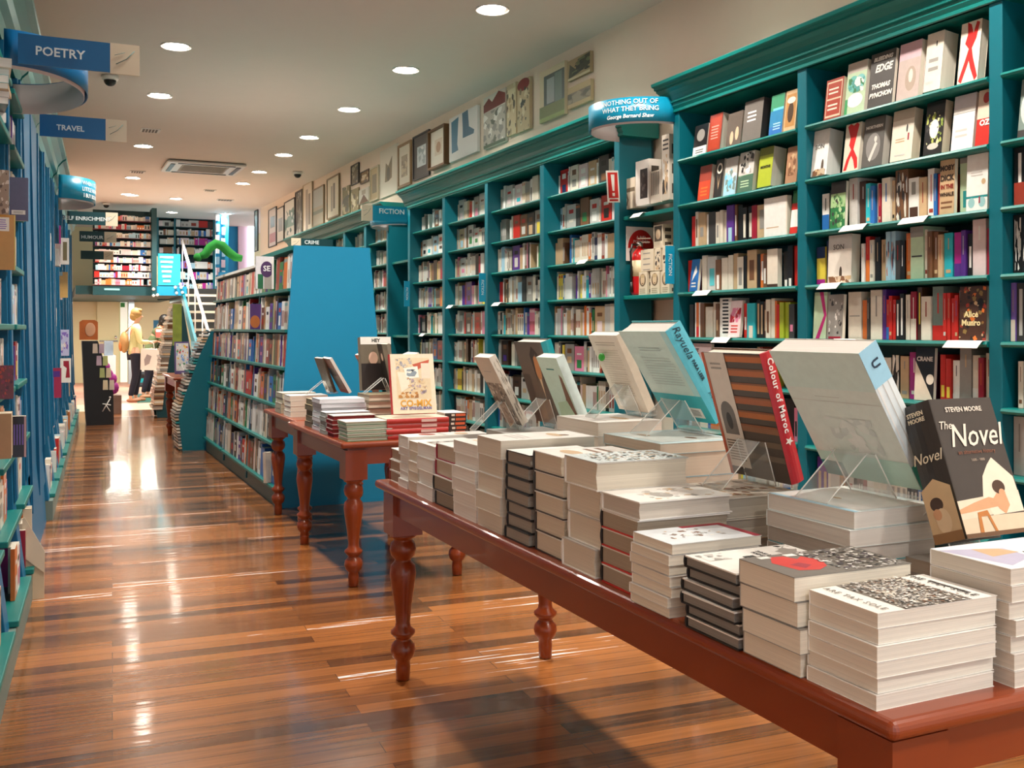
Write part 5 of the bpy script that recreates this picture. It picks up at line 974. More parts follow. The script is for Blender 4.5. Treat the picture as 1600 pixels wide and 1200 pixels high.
MB().lathe([(.0578, .13), (.0582, .13), (.0582, .24), (.0578, .24)], n=28, cap=False).build('label_band', mat('ext_label', 'e8d9b0', .5), t)
MB().lathe([(.018, .335), (.022, .335), (.022, .36), (.012, .37)], n=16).build('valve', mat('chrome', 'd8d8d8', .15, metal=1), t)
q = MB(); q.box(-.01, -.07, .362, .01, .02, .37); q.box(-.01, -.075, .388, .01, .015, .396); q.build('lever', mat('chrome', 'd8d8d8'), t, rot=(0, 0, .9))
q = MB(); q.tube([(-.02, 0, .35), (-.06, 0, .35), (-.075, .0, .3), (-.068, 0, .2), (-.066, 0, .08)], .008, 8); q.lathe([(.009, .02), (.013, .02), (.009, .09)], cx=-.066, n=12); q.build('hose', M_DARK, t)
MB().box(-.012, -.064, .05, .012, -.059, .075).build('test_tag', mat('green_tag', '3cae3a'), t)
# boxes in the niche
GN = 'portrait gift boxes in the niche'
def gift(px0, px1, py0, py1, X, lab, art, cc='d9cbb2', t_=.1):
    ya = PX(px0, py1, X)[0]; yb_ = PX(px1, py1, X)[0]; z0 = PX((px0 + px1) / 2, py1, X)[1]; z1 = PX((px0 + px1) / 2, py0, X)[1]
    z0 = min([1.607, 2.158], key=lambda s: abs(s - z0)) if abs(min([1.607, 2.158], key=lambda s: abs(s - z0)) - z0) < .03 else z0
    t = empty('gift_box', (X, ya, z0), (PI / 2, 0, -PI / 2)); tag(t, lab, 'box', GN); W, H = ya - yb_ - .002, z1 - z0 - .001
    MB().box(0, 0, -t_, W, H, 0).build('carton', mat('carton_' + cc, cc, .6), t, bev=.002)
    me = art_mesh(art, W, H).mesh('printed_face'); me.materials.append(M_PRINT); o = bpy.data.objects.new('printed_face', me); C.objects.link(o); o.parent = t
    q = MB()
    for i in range(3): q.box(W + .0001, .1 * H + i * H * .3, -t_ * .8, W + .0008, .25 * H + i * H * .3, -t_ * .2)
    q.build('side_print', mat('side_print', '4a443c', .6), t)
PORT = [('e', .5, .65, .38, .28, '6c5a44'), ('e', .5, .66, .24, .22, 'd8c09c'), ('e', .5, .5, .1, .03, '8c6a50'), ('r', .25, .75, .75, .9, 'c4ac84'), ('l', .15, .05, .85, .3, 3, 'a49478')]
gift(997.5, 1011, 425, 464.5, 3.64, 'portrait box, lowest and leftmost of the stack by the extinguisher', PORT)
gift(1016, 1030, 424, 464, 3.64, 'portrait box in the middle of the lowest row', PORT)
gift(1033, 1046, 423, 464, 3.64, 'portrait box beside the near bookcase upright', PORT)
gift(1001, 1021, 389.5, 424, 3.645, 'cream box with four grey bars', [('r', .2, .8, .75, .85, 'grey'), ('r', .2, .55, .75, .6, 'grey'), ('r', .2, .3, .75, .35, 'grey'), ('r', .2, .06, .75, .1, 'grey')])
gift(1023, 1032, 388, 423, 3.645, 'cream box printed with dark animal pictures', [sp(.1, .05, .9, .95, 20, 'black', 'dark grey', 'tan')], t_=.09)
gift(1035, 1046, 383, 423, 3.645, 'cream and tan box above the right-hand portrait box', [sp(.1, .3, .9, .9, 10, 'brown', 'tan', 'dark grey')], t_=.09)
gift(1021, 1036, 351, 388, 3.65, 'box with dark framed portrait, on top of the pile', [('r', .1, .3, .9, .95, '5a5044'), ('e', .5, .6, .25, .22, 'c9b090')], t_=.08)
gift(969, 992, 279, 327, 3.63, 'cream box tied with brown ribbon on the upper niche shelf', [('r', 0, .55, 1, .68, '7a6a54'), ('p', [(.45, .55), (.6, .3), (.5, .1), (.42, .12), (.5, .3), (.35, .55)], '7a6a54')], cc='d4c6b0')
gift(993, 1014, 250, 321, 3.62, 'white box framing a dark photograph', [('r', .35, .15, .9, .8, '2c2826'), sp(.4, .2, .85, .75, 12, '5c5450', '3c3634')], cc='e8e2da')
gift(1016, 1033, 266, 317, 3.63, 'cream box with vertical grey stripes', [('r', .1 + .16 * k, .25, .18 + .16 * k, .95, '6c665c') for k in range(5)], cc='ddd2c2')
gift(1034, 1046, 210, 313, 3.63, 'tall printed box beside the near bookcase', [('l', .15, .75, .9, .95, 3, 'dark grey'), sp(.1, .1, .9, .7, 22, 'dark grey', 'tan', 'white')], cc='ddd2c2')
# white cards hooked over the shelf edges
for px, zz, wd, lb in ((1337, SH[2], .16, 'white shelf card under the green face-out book'), (1431, SH[2], .15, 'white shelf card under the Moby Dick book'), (1299, SH[3], .14, 'white shelf card under the second SON book'), (1321, SH[4], .15, 'white shelf card under the grey sketch-covered book'), (1508, SH[4], .18, 'pale shelf card under the dark floral book'), (1100, SH[3], .15, 'white shelf card in the narrow bay, fourth shelf'), (1130, SH[4], .15, 'white shelf card in the narrow bay, fifth shelf'),
                       (998, 2.157, .12, 'white card on the upper niche shelf'), (913, SH[3 - 1], .13, 'white shelf card in the nearest bay of the long bookcase'), (705, SH[3], .13, 'white shelf card in the third bay of the long bookcase'), (778, SH[3], .15, 'white shelf card in the second bay of the long bookcase'), (662, SH[4], .12, 'white shelf card in farthest bay of the long bookcase')):
    X = XF + (.02 if px == 998 else -.014); y = PX(px, 500, X)[0]
    q = MB(); q.prism([(X + .05, zz + .0006), (X - .004, zz + .0006), (X - .035, zz - .03), (X - .036, zz - .028), (X - .004, zz + .0025), (X + .05, zz + .0025)], 'y', y - wd / 2, y + wd / 2)
    o = q.build('shelf_card', M_WHITE); tag(o, lb, 'card', 'white cards on shelf edges')
# ---------------------------------------------------------------- left wall details
GL = 'books standing out from the left wall case'
def face_s(px0, px1, py0, py1, Y, lab, t=.03, **kw):
    x0, z0 = PY(px0, py1, Y); x1, z1 = PY(px1, py0, Y)
    book(x1 - x0, z1 - z0, t, loc=(x0, Y + t, z0), rot=(PI / 2, 0, 0), label=lab, group=GL, **kw)
face_s(15, 44, 278, 344, 4.95, 'grey-violet book with white label strip, left wall', cover='5e5a78', front=[('r', .1, .14, .85, .24, 'white'), ('l', .2, .16, .75, .22, 2, 'grey')])
face_s(-20, 24, 336, 421, 4.3, 'orange-tan wooden-looking book board with barcode, left wall', t=.012, cover='cf9848', front=[('r', .0, .7, .78, .95, 'white'), ('l', .1, .73, .7, .92, 5, 'violet'), ('r', .96, 0, 1, 1, 'e0cc70')])
face_s(-20, 14, 266, 334, 4.25, 'sepia portrait card above the orange-tan board', t=.012, cover='a58c74', front=[sp(0, 0, 1, 1, 40, 'c4b09c', '6c5444', 'e0d0c0')])
face_s(-6, 21, 571, 624, 4.35, 'dark red patterned book at left picture edge', cover='6c2430', front=[sp(0, 0, 1, 1, 40, 'b04038', '4c1c34', '8c2c4c')])
face_s(-10, 18, 646, 718, 4.2, 'tan-backed book at the left edge above purple-spined ones', t=.12, cover='b88c58', page='tan')
face_s(19, 41, 650, 715, 4.6, 'purple and black patterned book beside the tan-backed one', t=.05, cover='2c2430', front=[('r', .1 + .2 * k, .3, .2 + .2 * k, .8, 'violet') for k in range(4)] + [('r', .85, 0, 1, 1, 'e0b0b4')])
face_s(95, 108, 372, 413, 12.0, 'white book with olive picture on far left wall', cover='white', front=[('r', .25, .15, .75, .85, '7c7454')])
face_s(92, 106, 425, 465, 11.8, 'pale orange book below the olive-picture one', cover='e0b064', front=[('r', 0, .85, .4, 1, 'pale blue')])
face_s(94, 108, 515, 556, 11.6, 'lilac book on far left wall', cover='c8c4e4', front=[sp(.1, .1, .9, .9, 14, 'pale pink', 'white', 'violet')])
face_s(94, 111, 560, 598, 11.4, 'white book with red shape on far left wall', cover='white', front=[('p', [(.3, .9), (.8, .9), (.9, .2), (.5, .2), (.6, .6), (.3, .7)], 'crimson')])
face_s(73, 96, 575, 622, 9.8, 'crimson-magenta book standing out from left wall', cover='a81848', front=[('r', 0, .7, .9, .9, 'purple')])
face_s(73, 84, 590, 638, 9.6, 'narrow blue book in front of the crimson-magenta one', cover='2c74c4', t=.02, front=[('l', .2, .1, .5, .9, 6, 'white')])
# pile of paperbacks lying on the top near shelf
zp = 2.301
for i, (w_, h_, t_, c, lb) in enumerate(((.2, .24, .045, 'white', 'thick cream hardback jutting out, lowest of top left pile'), (.15, .2, .03, 'dark grey', 'dark paperback second from bottom of top left pile'), (.16, .2, .028, 'white', 'white paperback third from bottom of top left pile'), (.15, .21, .025, 'tan', 'tan paperback in middle of top left pile'), (.17, .2, .035, 'turquoise', 'turquoise paperback fourth from bottom of top left pile'), (.16, .19, .03, 'white', 'white paperback second from top of top left pile'), (.17, .22, .04, 'cream', 'cream paperback, topmost of top left pile'))):
    book(w_, h_, t_ - .0005, cover=c, page='white', loc=(lx(5.05, -.03) + rb.uniform(-.03, .0), 5.0 + rb.uniform(-.03, .03), zp), rot=(0, 0, PI + rb.uniform(-.2, .2)) if i else (0, 0, PI / 2 + .2), label=lb, group='paperbacks piled high on the left wall case'); zp += t_
# boards propped above the left cornice
for i, (px0, y, c, h, lb) in enumerate(((66, 6.1, 'd8cdbb', .5, 'pale propped board above the poetry sign'), (78, 7.6, '7a5238', .5, 'brown framed board on the cornice by the poetry sign'), (82, 8.9, 'c9c4b8', .45, 'pale board on cornice behind the travel sign'), (90, 10.4, 'd9c8b0', .5, 'cream picture board on cornice past the travel sign'), (108, 13.4, 'dccbb4', .45, 'cream board on the cornice above the curved turquoise band'), (112, 15.0, 'e2d6c4', .35, 'farthest cream board on the left cornice'))):
    t = empty('propped_picture', (lx(y, -.12), y, 3.031), (0, 0, LROT)); tag(t, lb, 'picture', 'picture boards propped on the left cornice')
    q = MB(); q.prism([(0, 0), (.02, 0), (-.05, h), (-.07, h)], 'y', -.25, .25); q.build('board', mat('board_' + c, c, .6), t)
    q = MB(); q.prism([(.0205, .04), (.0225, .04), (-.044, h - .04), (-.046, h - .04)], 'y', -.2, .2); q.build('picture_face', mat('board_face', '8c8270', .6, noise=.5), t)
# cardboard stand on the floor
t = empty('cardboard_stand', (lx(4.95, .1), 4.95, 0)); tag(t, 'small cream cardboard stand with sloping printed face on floor', 'display stand')
x0, _ = PZ(36, 935, 0); x1, yq = PZ(69, 935, 0)
t.location = (x0, yq, 0); W = x1 - x0
MB().prism([(0, 0), (W, 0), (W, .16), (0, .29)], 'y', 0, .1).build('box', mat('cardboard', 'c9b89c', .7), t)
q = MB(); q.prism([(-.002, .225), (W + .002, .13), (W + .004, .24), (W * .1, .42), (-.002, .42)], 'y', -.006, 0); q.build('sloping_face', mat('card_face', 'dccab0', .6), t)
MB().box(0, .03, .29, .04, .06, .46).build('upright_card', mat('card_face', 'dccab0'), t)

# ---------------------------------------------------------------- items on gondola and far table
for (px0, px1, py0, py1, Y, lb, c, art) in ((400, 428, 401, 458, 7.95, 'white face-out book with dark lettering and green picture, gondola top', 'e4e2e6', [('r', .1, 0, .4, .45, '1f6a44'), ('r', .45, 0, .9, .5, 'a8a49c'), ('e', .6, .6, .35, .25, '4a2c5c'), ('r', .88, 0, .96, 1, 'white')]),
                                             (389, 408, 475, 513, 8.9, 'purple and orange face-out book on the gondola', '5c3a7c', [('e', .5, .3, .4, .25, 'c8743c'), ('r', 0, 0, .08, 1, 'white')])):
    ya, z0 = PX((px0), py1, 1.62); yb_, _ = PX(px1, py1, 1.62); z1 = PX(px0, py0, 1.62)[1]
    x0, z0 = PY(px0, py1, Y); x1, z1 = PY(px1, py0, Y)
    z0 = 1.691 if Y < 8.5 else 1.371
    book(x1 - x0, z1 - z0, .03, cover=c, loc=(x0, Y + .03, z0), rot=(PI / 2, 0, 0), label=lb, group='face-out books on the gondola', front=art, texts=[('front', 'SE', .06, .6, .62, 'f0f0f0', dict(bold=.001))] if Y < 8.5 else ())
book(.25, .24, .04, cover='d9c8b4', page='cream', loc=(1.5, 7.98, .1605), rot=(PI / 2 - .05, 0, .35), label='cream boxed book standing at the foot of the gondola', group='face-out books on the gondola', front=[('r', .1, .1, .9, .9, 'd4c4b0')])
# open picture books on the far table
for px0, px1, lb, c, art in ((273, 296, 'purple-framed picture book on the far table', '5c4878', [('r', .1, .1, .95, .95, 'd4ccc8'), sp(.12, .12, .92, .92, 40, 'c04848', 'e0b048', '4c8c5c', '7c9ccc', 'white')]), (299, 318, 'pale blue picture book beside the purple-framed one', 'a4d0d8', [sp(.05, .05, .95, .95, 30, 'e4e0d0', '8cc4cc', 'd8b890', 'white')])):
    x0, z0 = PY(px0, 575, 12.5); x1, z1 = PY(px1, 524, 12.5)
    book(x1 - x0, z1 - z0, .02, cover=c, loc=(x0, 12.52, .832), rot=(PI / 2 - .1, 0, 0), label=lb, group='picture books on the far table', front=art)
for i in range(3):
    book(.32, .24, .016, cover='white', loc=(1.62, 12.36, .80 + i * .0165 - .0), rot=(0, 0, PI / 2), label=f'flat white picture book, {["lowest", "middle", "topmost"][i]} of the far table stack', group='picture books on the far table')
    book(.32, .24, .016, cover='cream', loc=(1.94, 12.36, .80 + i * .0165 - .0), rot=(0, 0, PI / 2), label=f'flat cream picture book, {["lowest", "middle", "topmost"][i]} of the second far table stack', group='picture books on the far table')
# stand-in for a green toy: soft cushion laid over the gondola top
t = empty('plush_toy', (0, 0, 0)); tag(t, 'bright green fuzzy arched plush toy resting on the gondola top', 'plush')
pts = []
for px, py in ((309, 402), (320, 398), (328, 387), (337, 381), (347, 384), (357, 394), (368, 402), (378, 404)):
    X, Z = PY(px, py, 11.0); pts.append((X, 11.0, Z))
q = MB(); q.tube(pts, [.03, .045, .048, .05, .05, .048, .045, .035], 16); o = q.build('plush_body', mat('green_plush', '1f7a2c', .95, noise=.3), t)
q = MB(); q.ball(pts[0], .045, 16); q.build('rounded_end', mat('green_plush', '1f7a2c'), t)

# ---------------------------------------------------------------- black sloping dump bin by the left wall
Yd = 15.4
def pp(px, py, Y=Yd): X, Z = PY(px, py, Y); return (X, Z)
t = empty('dump_bin', (0, Yd, 0)); tag(t, 'black sloping book display with orange portrait header', 'display stand')
xb0, xb1 = pp(135, 655)[0], pp(178, 655)[0]
MB().prism([(xb0, 0), (xb1, 0), (pp(177, 612)), (pp(153, 533)), (pp(128, 533)), (xb0 - .02, .3)], 'y', 0, .45).build('body', M_DARK, t)
q = MB(); a0, a1 = pp(124, 531), pp(153, 500); q.prism([(a0[0], a0[1]), (a1[0], a0[1]), (a1[0], a1[1] - .03), (a1[0] - .04, a1[1]), (a0[0] + .04, a1[1]), (a0[0], a1[1] - .03)], 'y', .0, .02); q.build('header_card', mat('header_orange', 'b8632c', .5, noise=.35), t)
q = MB(); cx, cz_ = pp(141, 515); q.ball((cx, -.004, cz_), (.07, .006, .1), 16); q.build('header_portrait', mat('portrait_skin', 'd4a07c', .6), t)
rr = random.Random(5)
for i in range(4):
    for j in range(2):
        sx_ = [145, 151, 156, 161][i] + j * 10; sy_ = [537, 556, 575, 594][i]
        p0 = pp(sx_, sy_); p1 = pp(sx_ + 5.5, sy_ + 15)
        q = MB(); sh = (pp(5, 0)[0] - pp(0, 0)[0])
        q.prism([(p0[0], p0[1]), (p0[0] + .06, p0[1]), (p1[0] + .02, p1[1]), (p1[0] - .05, p1[1])], 'y', -.015, -.001)
        o = q.build('pocket_book', mat('pocket_%d' % ((i + j) % 4), ('c8b8a8', 'b8a0b0', 'b0b878', 'd0c0a0')[(i + j) % 4], .5, noise=.4), t)
q = MB(); X, Z = pp(166, 633); q.tube([(X - .05, -.004, Z - .09), (X, -.004, Z), (X + .05, -.004, Z + .09)], .008, 6); q.tube([(X - .05, -.004, Z + .02), (X + .06, -.004, Z + .0)], .008, 6); q.tube([(X, -.004, Z), (X + .05, -.004, Z - .09)], .007, 6); q.ball((X + .05, -.004, Z + .11), .015, 8); q.build('white_figure_logo', M_WHITE, t)

# ---------------------------------------------------------------- back of the shop
def pbox(name, px0, px1, py0, py1, Y, dep, m, label=None, cat=None, parent=None, grp=None):
    x0, z1 = PY(px0, py0, Y); x1, z0 = PY(px1, py1, Y)
    if py1 > 640: z0 = 0.002
    o = MB().box(x0, Y, z0, x1, Y + dep, z1).build(name, m, parent)
    if label: tag(o, label, cat, grp)
    return o
# mezzanine slab
o = pbox('floor_mezzanine', 118, 292, 446, 462, 21.45, 5.9, M_DTEAL); struct(o)
t = empty('bookcase'); tag(t, 'wide bookcase on the mezzanine packed with pink and white books', 'bookcase')
pbox('back_panel', 145, 240, 327, 445, 21.40, .03, M_DTEAL, parent=t)
for yy in (344, 357.5, 371, 384, 397, 409.5, 421.5, 433, 444.5): pbox('shelf', 145, 238, yy, yy + 2.6, 21.18, .22, mat('dark_red_shelf', '5c2c34', .5), parent=t)
pbox('upright', 237.5, 245, 325, 461, 20.9, .5, M_DTEAL, parent=t); pbox('fascia', 145, 238, 447, 462, 21.17, .22, M_DTEAL, parent=t)
pbox('section_name_strip', 163, 187, 450.5, 453.5, 21.16, .008, mat('strip_cyan', '8fd0d8', .4), parent=t)
t = empty('bookcase'); tag(t, 'tall upstairs bookcase beyond the turquoise rack', 'bookcase')
pbox('back_panel', 246, 336, 326, 470, 24.2, .03, M_DTEAL, parent=t)
for yy in (341, 354.5, 368, 382, 397, 419, 436, 452): pbox('shelf', 247, 335, yy, yy + 2, 23.98, .22, M_DTEAL, parent=t)
pbox('upright', 272, 274.5, 326, 425, 23.95, .25, M_TEAL_BLUE, parent=t); pbox('upright', 245, 248, 326, 460, 23.95, .25, M_TEAL_BLUE, parent=t); pbox('upright', 333, 336, 326, 460, 23.95, .25, M_TEAL_BLUE, parent=t)
t = empty('bookcase'); tag(t, 'narrow blue bookcase seen side-on at the stair head', 'bookcase')
pbox('side_panel', 337, 357, 328, 475, 22.5, .03, mat('stair_blue', '0a86b0', .5), parent=t)
for k in range(8):
    for j in range(2):
        pbox('book_row', 337 + j * 9 + (k % 2), 343 + j * 9, 333 + k * 17 + j * 5, 345 + k * 17 + j * 5, 22.44, .05, mat('rowc_%d' % ((k + j) % 3), ('dfe6ee', '9cc4dc', 'd8c0d0')[(k + j) % 3], .5), parent=t)
struct(pbox('wall_blue', 355, 372.5, 324, 470, 25.5, .1, mat('stair_blue_wall', '1196d0', .5)))
struct(pbox('wall_pink', 372.5, 388, 324, 470, 25.4, .1, mat('pink_wall', 'e3c3cf', .6)))
t = pbox('window_1', 388, 397, 326, 450, 25.3, .05, mat('daylit_glass', 'e8f4ff', .2, emit=1.6)); struct(t)
# turquoise rack with white leaflets
t = empty('leaflet_rack'); tag(t, 'bright turquoise rack with white leaflets at mezzanine edge', 'rack')
pbox('body', 247, 282, 396, 446, 21.0, .12, mat('rack_turquoise', '2cb4cc', .35), parent=t); pbox('plinth', 243, 292, 447, 462, 20.95, .3, mat('stair_blue', '0a86b0'), parent=t)
for k in range(6): pbox('leaflet', 250 + k, 271 - k, 400 + k * 7.5, 403.5 + k * 7.5, 20.985, .01, M_WHITE, parent=t)
pbox('leaflet_column', 241.5, 246.5, 400, 455, 20.98, .05, mat('leaflet_mix', 'b8a884', .6, noise=.5), parent=t)
for px, py in ((240, 452), (246, 461), (240, 462), (274, 449), (283, 449), (276, 458), (285, 457), (282, 444)):
    X, Z = PY(px, py, 20.9); q = MB(); q.ball((X, 20.9, Z), .03, 10); q.build('bauble', M_WHITE, t)
# ground floor hall
pbox('far_door_panel', 152, 186, 470, 600, 27.3, .05, mat('pale_door', 'e2dcae', .5)).name = 'door_1'; struct(C.objects['door_1'])
o = C.objects['door_1']
d = MB(); X, Z = PY(181, 527, 27.25); d.ball((X, 27.25, Z), .04, 10); hd = d.build('door_handle', mat('chrome', 'd8d8d8'), o)
pbox('push_bar', 155, 184, 532, 534, 27.26, .03, mat('chrome', 'd8d8d8'), parent=o); pbox('frame_head', 150, 188, 467, 470, 27.27, .06, mat('door_frame', 'cfc8a0'), parent=o)
o = pbox('door_2', 188, 199, 472, 600, 27.32, .05, mat('daylit_door', 'f2f6e8', .4, emit=.2)); struct(o)
o = pbox('exit_sign', 188.5, 195, 473, 480, 27.2, .03, mat('exit_green', '3c9c4c', .4), 'small green running-man style sign over the bright doorway', 'sign')
struct(pbox('column', 201, 210, 463, 600, 25.0, .3, mat('grey_column', '8c98a0', .5)))
struct(pbox('ceiling_light_strip', 208, 228, 462.2, 465, 24.6, .25, mat('strip_lamp', (1, .98, .9), emit=6))) 
C.objects['ceiling_light_strip'].name = 'light_strip_1'  # a glowing strip lamp under the mezzanine
li = bpy.data.lights.new('hall_light', 'AREA'); li.shape = 'RECTANGLE'; li.size = 1.2; li.size_y = .3; li.energy = 60; li.color = (1, .98, .85); lo = bpy.data.objects.new('hall_light', li); C.objects.link(lo); lo.location = (1.6, 24.4, 2.0)
for x_, y_, e_ in ((2.3, 22.6, 400), (3.4, 22.4, 130), (1.3, 19.7, 170), (2.1, 19.9, 290)):  # extra downlights added to brighten the mezzanine and back shelves
    ceiling_light(x_, y_, f'added downlight over the {"upstairs shelves" if x_ == 2.3 else ("stair head" if x_ > 3 else ("back of shop floor" if x_ < 2 else "mezzanine front shelves"))}', e_)
t = empty('shelf_unit'); tag(t, 'low grey shelf unit of blue books behind the shopper', 'shelving')
pbox('back_panel', 214, 257, 530, 604, 22.0, .03, mat('unit_grey', '7c848c', .5), parent=t)
for yy in (533, 550, 565, 581, 598): pbox('shelf', 214, 257, yy, yy + 3.4, 21.75, .25, mat('unit_shelf', '4c5660', .5), parent=t)
face = lambda *a, **k: None
x0, z0 = PY(241, 532, 21.7); x1, z1 = PY(259, 501, 21.7)
book(x1 - x0, z1 - z0, .03, cover='4c94cc', loc=(x0, 21.9, z0 + .01), rot=(PI / 2, 0, 0), label='blue and white poster book on top of grey shelf unit', front=[('e', .5, .6, .25, .25, 'white'), ('e', .5, .65, .12, .15, 'black'), sp(.1, .0, .9, .4, 12, 'white', 'navy')])
o = pbox('counter', 161, 181, 556, 603, 21.0, .6, mat('white_counter', 'd8d4d8', .5), 'small white counter left of the shopper', 'counter')
o = pbox('wrapped_parcel', 163, 177, 533, 555.5, 21.1, .2, mat('parcel', '7c8c9c', .5, noise=.5), 'pile of small colourful goods on white counter', 'goods')
t = empty('toy_spinner'); tag(t, 'magenta hanging toys beside the black display', 'toys')
q = MB()
for (px, py, r) in ((167, 573, .05), (171, 585, .06), (176, 592, .07), (178, 606, .08), (174, 600, .06)):
    X, Z = PY(px, py, 17.5); q = MB(); q.ball((X, 17.5, Z), (r, r * .6, r * 1.3), 12); q.build('toy', mat('toy_magenta', 'a02c8c', .5, noise=.3), t)
pbox('carton_base', 173, 190, 618, 652, 17.3, .3, mat('carton_stuff', '8c7468', .7, noise=.5), parent=t)
o = pbox('floor_mat', 215, 258, 612, 629, 19.9, .05, mat('mat_green', '2c6c60', .7)); bpy.data.objects.remove(o)
q = MB(); a0 = PZ(215, 629, .01); a1 = PZ(260, 614, .01); q.box(a0[0], a0[1], .003, a1[0], a1[1], .01); tag(q.build('floor_mat', mat('mat_green', '2c6c60', .7)), 'green floor mat before the grey shelf unit', 'mat')
# stairs with white handrail
t = empty('staircase'); tag(t, 'pale steps with dark risers climbing to the mezzanine', 'stairs')
SX0, SX1 = 2.38, 3.15
MB().box(SX0, 21.13, 1.95, RW - .02, 23.9, 2.06).build('landing', M_DTEAL, t)
for k in range(12):
    y = 17.2 + k * .33; z = (k + 1) * .172
    MB().box(SX0, y - .03, z - .045, SX1, y + .33, z).build('tread', mat('tread_pale', 'cfc8b8', .5), t)
    MB().box(SX0 + .02, y + .3, z - .04, SX1, y + .325, z + .126).build('riser', mat('riser_dark', '1c2022', .6), t)
q = MB(); q.prism([(17.0, 0), (17.3, 0), (21.3, 2.06), (21.3, 2.25), (17.0, .2)], 'x', SX0 - .05, SX0); q.build('stringer', M_TEAL_BLUE, t)
q = MB(); p0 = PY(292, 393, 20.9); p1 = PY(326, 522, 17.0)
q.tube([(SX0 - .06, 16.95, 1.22), (SX0 - .03, 21.1, 3.12)], .03, 10); q.build('handrail', mat('rail_white', 'f0f0f4', .3), t)
for k in range(5):
    y = 17.1 + k; q = MB(); q.tube([(SX0 - .03, y, .25 + (y - 17) * .5), (SX0 - .03, y, 1.15 + (y - 17) * .494)], .012, 8); q.build('baluster', mat('rail_white', 'f0f0f4'), t)
# leaflet-edged sloping rack beside the stairs, and green banner
Y2 = 16.2
pts = [PY(*p, Y2) for p in ((246, 655), (244, 640), (250, 590), (262, 520), (275, 478), (286, 478), (300, 560), (302, 655))]
pts = [(x, max(z, .005)) for x, z in pts]
t = empty('slanted_book_rack'); tag(t, 'dark teal sloping rack beside the stairs, brown leaflets down its edge', 'shelving')
MB().prism(pts, 'y', Y2, Y2 + .03).build('side_panel', M_DTEAL, t); MB().prism(pts, 'y', Y2 + .5, Y2 + .53).build('side_panel', M_DTEAL, t)
q = MB()
for (xa, za), (xb, zb) in zip(pts[1:4], pts[2:5]):
    for k in range(20):
        a = k / 20; x, z = xa + (xb - xa) * a, za + (zb - za) * a
        q.box(x - .02 - rr.random() * .04, Y2 - .03 * rr.random(), z, x + .09, Y2 + .55, z + .03, rr.choice(['tan', 'brown', 'grey', 'cream', '8c7c6c', 'b0a090']))
tag(q.build('slope_leaflets', M_COVER, t), kind='stuff')
o = pbox('green_banner', 270, 284, 475, 540, 15.6, .03, mat('banner_green', '7c8c34', .6, noise=.6), 'yellow-green patterned hanging banner above far table', 'banner')
o = pbox('wall_speaker', 264, 271, 480, 494, 16.8, .15, M_DARK, 'small black box speaker by the stair rack', 'speaker')

